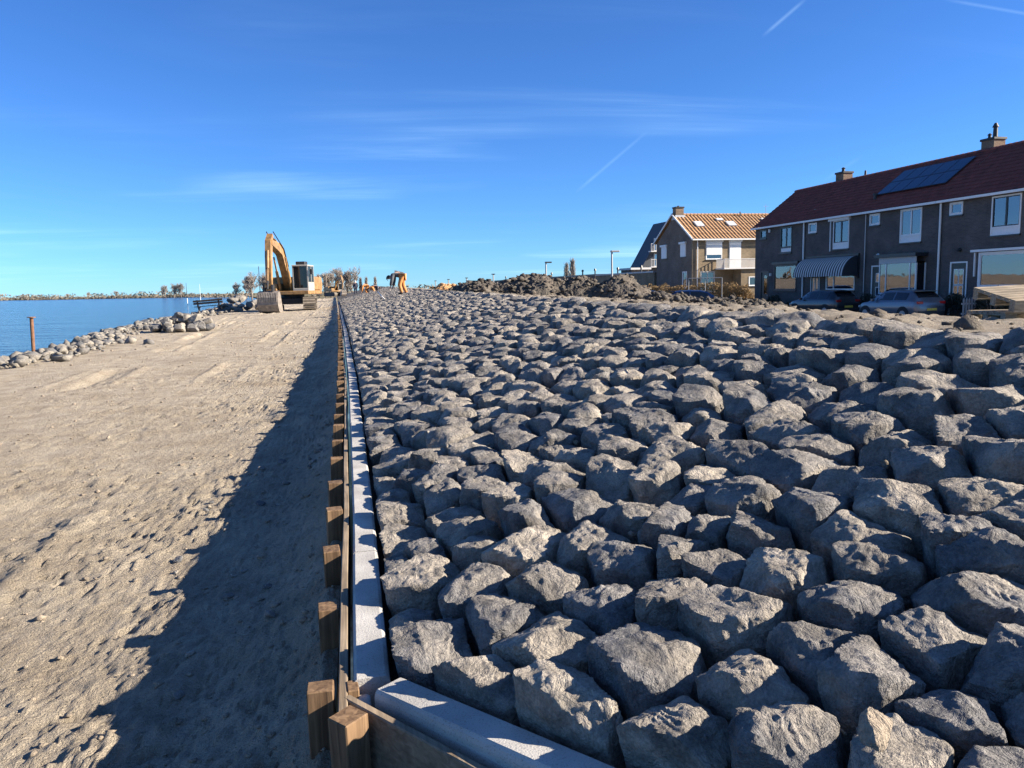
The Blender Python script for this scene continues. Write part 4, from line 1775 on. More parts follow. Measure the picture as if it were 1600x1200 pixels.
def window(fc, parent, u0, u1, z0, z1, frame='white_paint', sash=None, splits=(), hsplit=(), panel=0.0, back=None, ft=0.06, back_d=0.075, proud=0.03, sill=True, panel_mat='white_paint'):
    fm = MB()
    zp = z0 + (z1 - z0) * panel
    for (a, b_, c, d) in ((u0, u0 + ft, z0, z1), (u1 - ft, u1, z0, z1), (u0 + ft, u1 - ft, z0, z0 + ft), (u0 + ft, u1 - ft, z1 - ft, z1)):
        fc.box(fm, a, b_, -proud, 0.07, c, d)
    if panel:
        fc.box(fm, u0 + ft, u1 - ft, -proud, 0.07, zp - ft / 2, zp + ft / 2)
    w_ = fm.build('window', frame, parent)
    gz0 = zp + ft / 2 if panel else z0 + ft
    st_ = sash or frame
    sm = MB()
    iu0, iu1, iz1 = u0 + ft, u1 - ft, z1 - ft
    t = 0.045
    edges = [iu0] + [iu0 + (iu1 - iu0) * s_ for s_ in splits] + [iu1]
    for (a, b_) in zip(edges[:-1], edges[1:]):
        for (p0, p1, q0_, q1_) in ((a, a + t, gz0, iz1), (b_ - t, b_, gz0, iz1), (a + t, b_ - t, gz0, gz0 + t), (a + t, b_ - t, iz1 - t, iz1)):
            fc.box(sm, p0, p1, -0.005, 0.06, q0_, q1_)
        for s_ in hsplit:
            zc_ = gz0 + (iz1 - gz0) * s_
            fc.box(sm, a + t, b_ - t, -0.003, 0.06, zc_ - .02, zc_ + .02)
    sm.build('sash', st_, w_)
    for (a, b_) in zip(edges[:-1], edges[1:]):
        fc.box(MB(), a + t, b_ - t, 0.025, 0.035, gz0 + t, iz1 - t).build('pane', 'glass', w_)
    if panel:
        fc.box(MB(), iu0, iu1, 0.0, 0.03, z0 + ft, zp - ft / 2).build('panel', panel_mat, w_)
    if back:
        fc.box(MB(), iu0 + .01, iu1 - .01, back_d, back_d + .01, gz0, iz1).build('curtain', back, w_)
    if sill:
        fc.box(MB(), u0 - .04, u1 + .04, -0.09, 0.05, z0 - .07, z0 - .004).build('sill', 'dark_paint', w_)
    return w_


def door(fc, parent, u0, u1, z0, z1, leaf, frame, panes):
    fm = MB()
    for (a, b_, c, d) in ((u0, u0 + .07, z0, z1), (u1 - .07, u1, z0, z1), (u0 + .07, u1 - .07, z1 - .07, z1)):
        fc.box(fm, a, b_, -0.02, 0.09, c, d)
    d_ = fm.build('door', frame, parent)
    fc.box(MB(), u0 + .07, u1 - .07, 0.03, 0.08, z0, z1 - .07).build('door_leaf', leaf, d_)
    for (a, b_, c, d) in panes:
        fc.box(MB(), a, b_, 0.012, 0.028, c, d).build('pane', 'glass', d_)
        fr = MB()
        for (p0, p1, q0_, q1_) in ((a - .035, a, c - .035, d + .035), (b_, b_ + .035, c - .035, d + .035), (a, b_, c - .035, c), (a, b_, d, d + .035)):
            fc.box(fr, p0, p1, 0.008, 0.032, q0_, q1_)
        fr.build('pane_frame', frame, d_)
    hm = MB()
    fc.box(hm, u0 + .11, u0 + .22, -0.02, 0.01, z0 + 1.0, z0 + 1.03)
    hm.build('door_handle', 'zinc', d_)
    return d_


XF, G0 = 30.0, -0.5
EAVE_Z, RIDGE_X, RIDGE_Z, BACK_X = 5.24, 33.25, 7.95, 36.5
terrace_labels = [
    'terrace end house farthest from camera, dark picture window, small dark upper window',
    'terrace house with the striped curved awning',
    'terrace house with solar panels, tall chimney and box bay behind the silver car',
    'terrace house at the right picture edge with the wide picture window',
]
units = [(45.22, 51.2), (39.22, 45.20), (33.60, 39.20), (27.4, 33.58)]
FC = Face('x', XF)


def terrace(i):
    y0, y1 = units[i]
    root = empty('terrace_house', (33, (y0 + y1) / 2, G0))
    root.location = (0, 0, 0)
    tag(root, terrace_labels[i], 'house', 'terrace of brick houses')
    holes = []
    spec = [
        dict(small=(49.72, 50.52, 4.50, 5.13), tall=(46.6, 47.95, 3.38, 5.12), door=(49.35, 50.4, G0, 2.2), big=(46.0, 48.65, 0.86, 2.58)),
        dict(small=(43.88, 44.76, 4.48, 5.12), tall=(40.7, 42.2, 3.34, 5.06), door=(43.45, 44.4, G0, 1.9), big=(40.05, 42.8, 0.85, 2.3)),
        dict(small=(38.07, 38.92, 4.50, 5.14), tall=(34.88, 36.45, 3.38, 5.15), door=(37.6, 38.62, G0, 2.24), big=(34.55, 37.15, 0.70, 2.35)),
        dict(small=(32.2, 33.03, 4.52, 5.14), tall=(28.9, 30.5, 3.36, 5.15), door=(31.75, 32.83, G0, 2.24), big=(27.75, 31.1, 0.95, 2.62)),
    ][i]
    holes = [spec[k] for k in ('small', 'tall', 'door', 'big')]
    wm_ = MB()
    holed_wall(wm_, 'x', XF, XF + 0.24, y0, y1, G0 - .3, EAVE_Z, holes)
    wall = wm_.build('front_wall', 'brick_dark', root)
    sm = MB()
    sm.box(BACK_X - .24, BACK_X, y0, y1, G0 - .3, EAVE_Z)
    for (a, b_) in ((y0, y0 + .12), (y1 - .12, y1)):
        sm.prism([(XF + .241, G0 - .3), (BACK_X - .241, G0 - .3), (BACK_X - .241, EAVE_Z), (RIDGE_X, RIDGE_Z - .12), (XF + .241, EAVE_Z)], a, b_, 1)
    sm.build('side_and_back_wall', 'brick_dark', root)
    fm = MB()
    fm.box(XF + .245, BACK_X - .245, y0 + .125, y1 - .125, 2.62, 2.82)
    fm.box(XF + .245, BACK_X - .245, y0 + .125, y1 - .125, G0 - .2, G0 + .02)
    fm.box(XF + 3.2, XF + 3.3, y0 + .125, y1 - .125, G0 + .02, 2.62)
    fm.box(XF + 3.2, XF + 3.3, y0 + .125, y1 - .125, 2.82, EAVE_Z)
    fm.build('floors', 'room', root)
    # roof
    kx = RIDGE_X - (XF - .28)
    kz = RIDGE_Z - (EAVE_Z + .06)
    Ls = math.hypot(kx, kz)
    rm = MB()
    ya, yb_ = y0 + .004, y1 - .004 + (0.12 if i == 0 else 0)
    tiled_slope(rm, (XF - .28, ya, EAVE_Z + .06), (0, 1, 0), (kx, 0, kz), yb_ - ya, Ls, 0.21, 0.33)
    tiled_slope(rm, (2 * RIDGE_X - XF + .28, ya, EAVE_Z + .06), (0, 1, 0), (-kx, 0, kz), yb_ - ya, Ls, 0.42, 0.6)
    rf = rm.build('roof', 'tile_red', root, recalc=False)
    rd = MB()
    ny = int((yb_ - ya) / .36)
    for k in range(ny):
        a = ya + (yb_ - ya) * k / ny
        b_ = ya + (yb_ - ya) * (k + 1) / ny
        rd.tube([(RIDGE_X, a, RIDGE_Z - .01), (RIDGE_X, b_ + .02, RIDGE_Z - .01)], [.125, .105], 8)
    rd.build('ridge_tiles', 'tile_red', rf)
    gt = MB()
    gt.box(XF - .36, XF - .235, ya, yb_, EAVE_Z - .06, EAVE_Z + .055)
    gt.box(XF - .234, XF - .002, ya, yb_, EAVE_Z - .03, EAVE_Z + .02)
    gt.build('gutter', 'white_paint', root)
    # windows
    cur = 'curtain'
    s_, t_, b2, dr = spec['small'], spec['tall'], spec['big'], spec['door']
    window(FC, root, *s_, frame=('green_paint', 'white_paint', 'white_paint', 'white_paint')[i], back=cur, ft=.07)
    tw = window(FC, root, *t_, frame=('green_paint', 'white_paint', 'white_paint', 'white_paint')[i], sash=('green_paint', 'dark_paint', 'white_paint', 'dark_paint')[i],
                splits=(.5,), panel=.2, back=cur, ft=.07)
    if i == 1:
        FC.box(MB(), t_[0] - .12, t_[1] + .35, -.16, -.002, t_[3] - .02, t_[3] + .18).build('shutter_box', 'white_paint', tw)
        FC.box(MB(), t_[1] + .22, t_[1] + .28, -.06, -.002, t_[2] - .1, t_[3] - .03).build('shutter_rail', 'white_paint', tw)
    if i == 0:
        window(FC, root, *b2, frame='dark_paint', back=cur, ft=.06, back_d=.35)
        FC.box(MB(), b2[0] - .3, b2[1] + .15, -.14, -.002, b2[3] + .03, b2[3] + .2).build('screen_box', 'dark_paint', root)
    if i == 1:
        bw_ = window(FC, root, *b2, frame='white_paint', splits=(.74,), back=None)
        FC.box(MB(), b2[0] + .1, b2[1] - .75, .2, .21, 1.55, 2.2).build('blind', 'tan_screen', bw_)
    if i == 2:
        # box bay: three glazed sides under a flat dark roof
        bay = MB()
        ya_, yb2 = 34.45, 37.25
        FC.box(bay, ya_, yb2, -.60, -.002, G0, 0.66)
        bo = bay.build('bay_window', 'dark_paint', root)
        FC.box(MB(), ya_ - .12, yb2 + .22, -.78, -.002, 2.62, 2.80).build('bay_roof', 'dark_paint', bo)
        FC.box(MB(), ya_, yb2, -.62, -.58, 2.28, 2.615).build('bay_fascia', 'grey_paint', bo)
        fr = MB()
        for (a, b_) in ((ya_, ya_ + .07), (ya_ + .42, ya_ + .49), (yb2 - .58, yb2 - .51), (yb2 - .07, yb2)):
            FC.box(fr, a, b_, -.6, -.53, .665, 2.275)
        for (a, b_) in ((ya_, ya_ + .07), (yb2 - .07, yb2)):
            FC.box(fr, a, b_, -.07, -.003, .665, 2.275)
        FC.box(fr, ya_ + .07, yb2 - .07, -.6, -.53, .665, .73)
        fr.build('bay_frame', 'white_paint', bo)
        for (a, b_) in ((ya_ + .07, ya_ + .42), (ya_ + .49, yb2 - .58), (yb2 - .51, yb2 - .07)):
            FC.box(MB(), a, b_, -.575, -.565, .73, 2.275).build('pane', 'glass', bo)
        for a in (ya_ + .03, yb2 - .04):
            FC.box(MB(), a, a + .01, -.53, -.07, .665, 2.275).build('pane', 'glass', bo)
        for k in range(11):
            FC.box(MB(), ya_ + .55, yb2 - .62, -.50, -.47, .76 + k * .125, .76 + k * .125 + .078).build('blind_slat', 'blind', bo)
        sm_ = MB()
        st5 = []
        for k in range(10):
            a = PI / 2 + k * PI / 5
            r_ = .17 if k % 2 == 0 else .075
            st5.append((yb2 - .95 + r_ * math.cos(a), 2.02 + r_ * math.sin(a)))
        sm_.prism(st5, XF - .555, XF - .545, 0)
        sm_.build('paper_star', 'lath_white', bo)
    if i == 3:
        bw_ = window(FC, root, *b2, frame='white_paint', ft=.10, back=None)
        FC.box(MB(), b2[0] - .2, b2[1] + .35, -.18, -.002, b2[3] + .03, b2[3] + .14).build('screen_box', 'white_paint', bw_)
        FC.box(MB(), b2[1] + .16, b2[1] + .22, -.08, -.002, b2[2] + .55, b2[3] + .02).build('screen_rail', 'white_paint', bw_)
    um = (dr[0] + dr[1]) / 2
    if i == 2:
        pn = [(um - .16, um + .12, 1.33, 1.78), (um - .16, um + .12, .55, 1.0)]
    elif i == 3:
        pn = [(um - .28, um - .03, 1.15, 1.85), (um + .03, um + .28, 1.15, 1.85), (um - .28, um - .03, .35, 1.05), (um + .03, um + .28, .35, 1.05)]
    elif i == 1:
        pn = [(um - .25, um - .08, .7, 1.6), (um + .08, um + .25, .7, 1.6)]
    else:
        pn = [(um - .3, um + .1, .6, 1.9)]
    door(FC, root, *dr, 'green_paint', ('dark_paint', 'white_paint', 'white_paint', 'white_paint')[i], pn)
    if i in (2, 3):
    

        m_ = MB()
        m_.tube([(XF - .02, um - .05, 2.82), (XF - .16, um - .05, 2.78)], [.1, .07], 10)
        m_.build('wall_lamp', 'white_paint' if i == 2 else 'dark_paint', root, True)
    if i == 0:
        m_ = MB()
        FC.box(m_, 49.2, 49.36, -.1, -.002, 4.88, 5.1)
        m_.build('wall_lamp', 'white_paint', root)
        m_ = MB()
        FC.box(m_, 48.95, 49.15, -.1, -.002, 1.85, 2.05)
        m_.build('mailbox', 'grey_paint', root)
    if i > 0:                                               # downpipe at the far party wall
        m_ = MB()
        r_ = .055 if i != 2 else .03
        m_.tube([(XF - .09, y1 - .05, EAVE_Z - .06), (XF - .09, y1 - .05, G0)], r_, 10)
        m_.build('downpipe', 'white_paint' if i != 2 else 'grey_paint', root, True)
    return root, rf


def chimney(rf, x, y, w, d, z0, z1, pots, cap=True):
    m_ = MB()
    m_.box(x - w / 2, x + w / 2, y - d / 2, y + d / 2, z0, z1)
    c_ = m_.build('chimney', 'brick_chimney', rf)
    m2 = MB()
    m2.bbox(x - w / 2 - .06, x + w / 2 + .06, y - d / 2 - .06, y + d / 2 + .06, z1 - .06, z1 + .06, .015)
    for (px_, py_, h_, r_) in pots:
        m2.tube([(x + px_, y + py_, z1 + .06), (x + px_, y + py_, z1 + .06 + h_ * .7), (x + px_, y + py_, z1 + .06 + h_ * .72), (x + px_, y + py_, z1 + .06 + h_)],
                [r_, r_ * .85, r_ * 1.35, r_ * .5], 10)
    m2.build('chimney_pots', 'steel_dark', rf, True)
    m3 = MB()
    m3.box(x - w / 2 - .1, x + w / 2 + .1, y - d / 2 - .1, y + d / 2 + .1, z0 + .02, z0 + .42)
    m3.build('chimney_flashing', 'zinc', rf)


houses = [terrace(i) for i in range(4)]
chimney(houses[0][1], 33.6, 46.3, .7, .8, 7.3, 8.55, [(0, .1, .32, .11)])
chimney(houses[2][1], 33.6, 34.3, .7, 0.8, 7.3, 8.5, [(0, -.1, .75, .12), (.05, .3, .3, .09)])
m_ = MB()
m_.tube([(33.7, 44.3, 7.8), (33.7, 44.3, 8.42)], [.09, .06], 8)
m_.build('vent_pipe', 'steel_dark', houses[1][1], True)
m_ = MB()
m_.tube([(30.75, 39.5, 5.8), (30.75, 39.5, 6.25)], .09, 8)
m_.tube([(30.75, 39.5, 6.25), (30.75, 39.5, 6.38)], .13, 8)
m_.build('vent_pipe', 'steel_dark', houses[1][1], True)
# solar panels lie on the roof of the third house
kx, kz = RIDGE_X - (XF - .28), RIDGE_Z - (EAVE_Z + .06)
Ls = math.hypot(kx, kz)
ux, uz = kx / Ls, kz / Ls
for r_ in range(2):
    for c in range(5):
        ya = 34.35 + c * 1.045
        s0 = 1.50 + r_ * 1.16
        for (nm, e, h0, h1, mt) in (('solar_panel', 0, .10, .135, 'solar_frame'), ('solar_glass', .03, .1365, .14, 'solar')):
            m_ = MB()
            vs = []
            for h in (h0, h1):
                for (s_, y_) in ((s0 + e, ya + e), (s0 + 1.14 - e, ya + e), (s0 + 1.14 - e, ya + 1.03 - e), (s0 + e, ya + 1.03 - e)):
                    vs.append((XF - .28 + ux * s_ - uz * h, y_, EAVE_Z + .06 + uz * s_ + ux * h))
            m_.add(vs, [(0, 1, 2, 3), (4, 5, 6, 7), (0, 1, 5, 4), (1, 2, 6, 5), (2, 3, 7, 6), (3, 0, 4, 7)])
            if nm == 'solar_panel':
                po = m_.build(nm, mt, houses[2][0])
            else:
                m_.build(nm, mt, po)

# striped awning over the second house's window
aw = MB()
n = 12
ya, yb_ = 39.75, 44.75
vs, fs = [], []
for k in range(n + 1):
    a = (PI / 2) * k / n
    for y_ in (ya, yb_):
        vs.append((XF - .02 - 1.05 * math.sin(a), y_, 1.70 + 1.18 * math.cos(a)))
for k in range(n):
    fs.append((2 * k, 2 * k + 1, 2 * k + 3, 2 * k + 2))
for s_ in (0, 1):
    b_ = len(vs)
    vs.append((XF - .02, (ya, yb_)[s_], 1.70))
    for k in range(n):
        fs.append((b_, 2 * k + s_, 2 * k + 2 + s_))
aw.add(vs, fs)
awn = aw.build('awning', 'awning_stripe', houses[1][0], True)
MB().box(XF - .12, XF - .003, ya - .08, ya - .005, 1.55, 3.0).build('awning_frame', 'dark_paint', awn)
MB().box(XF - .12, XF - .003, ya - .005, yb_ + .02, 2.9, 3.0).build('awning_case', 'dark_paint', awn)

# ---- gabled house beyond the terrace
gh = empty('gabled_house', (0, 0, 0))
tag(gh, 'brick house with orange pantile roof, roller shutters and balcony behind the terrace', 'house')
GX, GY0, GY1, GZ = 31.5, 64.4, 72.3, 5.36
GRY, GRZ = (GY0 + GY1) / 2, 7.88
HX = 44.0
gw = [(69.85, 71.1, 3.9, 5.1), (65.7, 66.85, 3.9, 5.15), (65.45, 66.4, 1.0, 2.55)]
m_ = MB()
holed_wall(m_, 'x', GX, GX + .25, GY0 + .25, GY1, G0 - .3, GZ, gw)
m_.prism([(GY0 + .25, GZ), (GY1, GZ), (GRY, GRZ - .1)], GX, GX + .25, 0)
m_.build('gable_wall', 'brick_brown', gh)
lw = [(32.8, 34.4, 3.55, 5.2), (35.1, 36.28, 2.75, 5.2), (32.3, 33.7, 0.6, 2.5)]
m_ = MB()
holed_wall(m_, 'y', GY0, GY0 + .25, GX, HX, G0 - .3, GZ, lw)
m_.build('front_wall', 'brick_tan', gh)
m_ = MB()
m_.box(GX + .26, HX, GY1 - .25, GY1 - .001, G0 - .3, GZ)
m_.prism([(GY0 + .26, G0 - .3), (GY1 - .26, G0 - .3), (GY1 - .26, GZ), (GRY, GRZ - .1), (GY0 + .26, GZ)], HX - .25, HX - .002, 0)
m_.build('rear_wall', 'brick_brown', gh)
MB().box(GX + .3, HX - .3, GY0 + 3, GY0 + 3.1, G0, GZ).build('partition', 'room', gh)
ky, kz2 = GRY - (GY0 - .35), GRZ - (GZ + .02)
L2 = math.hypot(ky, kz2)
rm = MB()
tiled_slope(rm, (GX - .2, GY0 - .35, GZ + .02), (1, 0, 0), (0, ky, kz2), HX - GX + .3, L2, 0.36, 1.1, 0.032)
tiled_slope(rm, (GX - .2, GY1 + .35, GZ + .02), (1, 0, 0), (0, -ky, kz2), HX - GX + .3, L2, 0.5, 0.7, 0.04)
grf = rm.build('roof', 'tile_orange', gh, recalc=False)
rd = MB()
for k in range(34):
    rd.tube([(GX - .2 + k * .375, GRY, GRZ + .02), (GX - .2 + k * .375 + .39, GRY, GRZ + .02)], [.13, .105], 8)
rd.build('ridge_tiles', 'tile_orange', grf)
m_ = MB()
for (ya, za, yb_, zb) in ((GY0 - .38, GZ - .06, GRY, GRZ - .04), (GY1 + .38, GZ - .06, GRY, GRZ - .04)):
    m_.add([(GX - .26, ya, za), (GX - .26, yb_, zb), (GX - .26, yb_, zb + .16), (GX - .26, ya, za + .16), (GX - .19, ya, za), (GX - .19, yb_, zb), (GX - .19, yb_, zb + .16), (GX - .19, ya, za + .16)],
           [(0, 1, 2, 3), (4, 5, 6, 7), (0, 1, 5, 4), (1, 2, 6, 5), (2, 3, 7, 6), (3, 0, 4, 7)])
m_.build('verge_board', 'white_paint', grf)
MB().box(GX - .2, HX, GY0 - .48, GY0 - .36, GZ - .10, GZ + .02).build('gutter', 'white_paint', gh)
m_ = MB()
m_.tube([(31.95, GY0 - .08, GZ - .1), (31.95, GY0 - .08, G0)], .05, 8)
m_.build('downpipe', 'white_paint', gh, True)
FG, FL = Face('x', GX), Face('y', GY0)
for (a, b_, c, d) in gw:
    w_ = window(FG, gh, a, b_, c, d, frame='white_paint', back='curtain')
    if c > 3:
        FG.box(MB(), a - .08, b_ + .08, -.18, -.002, d - .08, d + .1).build('shutter_box', 'white_paint', w_)
        FG.box(MB(), a + .05, b_ - .05, -.06, -.035, c + .06, d - .08).build('roller_shutter', 'white_paint', w_)
for k, (a, b_, c, d) in enumerate(lw):
    w_ = window(FL, gh, a, b_, c, d, frame='white_paint' if k < 2 else 'grey_paint', back=None, splits=(.5,) if k == 2 else ())
    if k < 2:
        FL.box(MB(), a - .06, b_ + .06, -.18, -.002, d - .06, d + .12).build('shutter_box', 'white_paint', w_)
        zb = c + (.42 if k == 0 else .05)
        ns = int((d - .07 - zb) / .11)
        for s_ in range(ns):
            z_ = zb + s_ * (d - .07 - zb) / ns
            FL.box(MB(), a + .05, b_ - .05, -.06 - .002 * (s_ % 2), -.035, z_, z_ + (d - .07 - zb) / ns - .008).build('shutter_slat', 'white_paint', w_)
# ground-floor extension with balcony
m_ = MB()
holed_wall(m_, 'y', 63.0, 63.2, 35.55, 41.5, G0 - .3, 2.62, [(36.3, 37.3, 1.1, 1.95)])
m_.box(35.55, 35.75, 63.201, GY0 - .002, G0 - .3, 2.62)
ext = m_.build('extension', 'brick_tan', gh)
window(Face('y', 63.0), gh, 36.3, 37.3, 1.1, 1.95, frame='white_paint', back=None)
MB().box(35.76, 41.5, GY0 - .6, GY0 - .5, G0, 2.6).build('extension_partition', 'room', gh)
bal = MB().bbox(33.75, 41.6, 62.75, GY0 - .003, 2.63, 2.75, .01).build('balcony', 'wall_white', gh)
m_ = MB()
for k in range(72):
    x_ = 33.8 + k * .108
    m_.box(x_, x_ + .045, 62.80, 62.82, 2.76, 3.50)
for k in range(14):
    y_ = 62.85 + k * .108
    m_.box(33.80, 33.82, y_, y_ + .045, 2.76, 3.50)
m_.box(33.76, 41.6, 62.77, 62.84, 3.50, 3.55)
m_.box(33.77, 33.84, 62.84, GY0, 3.50, 3.55)
m_.build('balustrade', 'wall_white', bal)
uy, uz2 = ky / L2, kz2 / L2
for (x0_, x1_, s0, s1) in ((32.75, 33.55, 2.35, 3.35), (36.0, 36.85, 2.45, 3.35), (35.3, 36.0, 3.6, 4.0), (40.0, 40.8, 3.4, 4.0)):
    for (nm, e, h0, h1, mt) in (('rooflight', 0, .02, .13, 'grey_paint'), ('rooflight_pane', .08, .131, .14, 'white_lens')):
        vs = []
        m_ = MB()
        for h in (h0, h1):
            for (x_, s_) in ((x0_ + e, s0 + e), (x1_ - e, s0 + e), (x1_ - e, s1 - e), (x0_ + e, s1 - e)):
                vs.append((x_, GY0 - .35 + uy * s_ - uz2 * h, GZ + .02 + uz2 * s_ + uy * h))
        m_.add(vs, [(0, 1, 2, 3), (4, 5, 6, 7), (0, 1, 5, 4), (1, 2, 6, 5), (2, 3, 7, 6), (3, 0, 4, 7)])
        m_.build(nm, mt, grf)
chimney(grf, 31.95, GRY, .8, .7, 7.4, 8.55, [(0, 0, .12, .1)])
m_ = MB()
m_.tube([(38.2, GRY - .3, 7.6), (38.2, GRY - .3, 8.15)], .06, 8)
m_.build('vent_pipe', 'steel_dark', grf, True)
m_ = MB()
m_.tube([(41.2, GRY + .2, 7.7), (41.2, GRY + .2, 8.9)], .02, 6)
m_.tube([(40.95, GRY + .2, 8.7), (41.45, GRY + .2, 8.7)], .015, 6)
m_.build('aerial', 'lamp_grey', grf, True)

# ---- slate-roofed house further back
sh_ = empty('slate_roofed_house', (0, 0, 0))
tag(sh_, 'house with steep dark slate roof and white balconies behind the gabled house', 'house')
m_ = MB()
m_.prism([(39.4, 3.6), (42.6, 9.2), (45.8, 3.6), (45.8, -.6), (39.4, -.6)], 95, 98.6, 1)
m_.build('wall', 'tile_slate', sh_)
m_ = MB()
for s_ in (-1, 1):
    m_.add([(42.6, 94.7, 9.35), (42.6 + s_ * 3.4, 94.7, 3.4), (42.6 + s_ * 3.4, 98.9, 3.4), (42.6, 98.9, 9.35),
            (42.6, 94.7, 9.5), (42.6 + s_ * 3.5, 94.7, 3.45), (42.6 + s_ * 3.5, 98.9, 3.45), (42.6, 98.9, 9.5)],
           [(0, 1, 2, 3), (4, 5, 6, 7), (0, 1, 5, 4), (1, 2, 6, 5), (2, 3, 7, 6)])
m_.build('roof', 'tile_slate', sh_)
MB().box(37.2, 40.0, 93.5, 98, 3.35, 3.6).build('eaves_board', 'wall_white', sh_)
MB().box(37.4, 39.8, 93.7, 97.5, -.6, 3.34).build('side_wing', 'brick_brown', sh_)
for z_ in (3.6, 5.6):
    MB().box(40.2, 42.2, 94.0, 94.98, z_, z_ + .12).build('balcony', 'wall_white', sh_)
    m_ = MB()
    for k in range(9):
        m_.box(40.2 + k * .24, 40.24 + k * .24, 94.02, 94.06, z_ + .12, z_ + 1.0)
    m_.box(40.2, 42.2, 94.0, 94.08, z_ + 1.0, z_ + 1.06)
    m_.build('balustrade', 'wall_white', sh_)
    w_ = MB().box(41.0, 41.9, 94.95, 94.99, z_ + .15, z_ + 1.8).build('window', 'wall_white', sh_)
    MB().box(41.08, 41.82, 94.93, 94.948, z_ + .25, z_ + 1.7).build('pane', 'glass', w_)

# ---- low flat-roofed brick buildings
for (y0_, y1_, z1_, mt, lb, vents) in ((72.9, 90.8, 2.78, 'brick_tan', 'long low tan brick garage block with flat roof beside the gabled house', (78.0, 85.0)),
                                      (91.0, 168.0, 2.85, 'brick_brown', 'long low dark brick garage block running far behind the soil heaps', (93, 98, 104, 113, 124, 133, 145))):
    e = empty('garage_block', (0, 0, 0))
    tag(e, lb, 'garage')
    MB().box(31.5, 36.5, y0_, y1_, G0 - .3, z1_ - .16).build('wall', mt, e)
    MB().box(31.38, 36.6, y0_ - .05 if y0_ > 80 else y0_, y1_ - .06, z1_ - .158, z1_).build('roof_edge', 'lamp_grey' if y0_ < 80 else 'dark_paint', e)
    for v in vents:
        m_ = MB()
        m_.tube([(32.2, v, z1_), (32.2, v, z1_ + .45), (32.2, v, z1_ + .46), (32.2, v, z1_ + .7)], [.09, .09, .17, .12], 8)
        m_.build('vent_pipe', 'dark_paint', e, True)


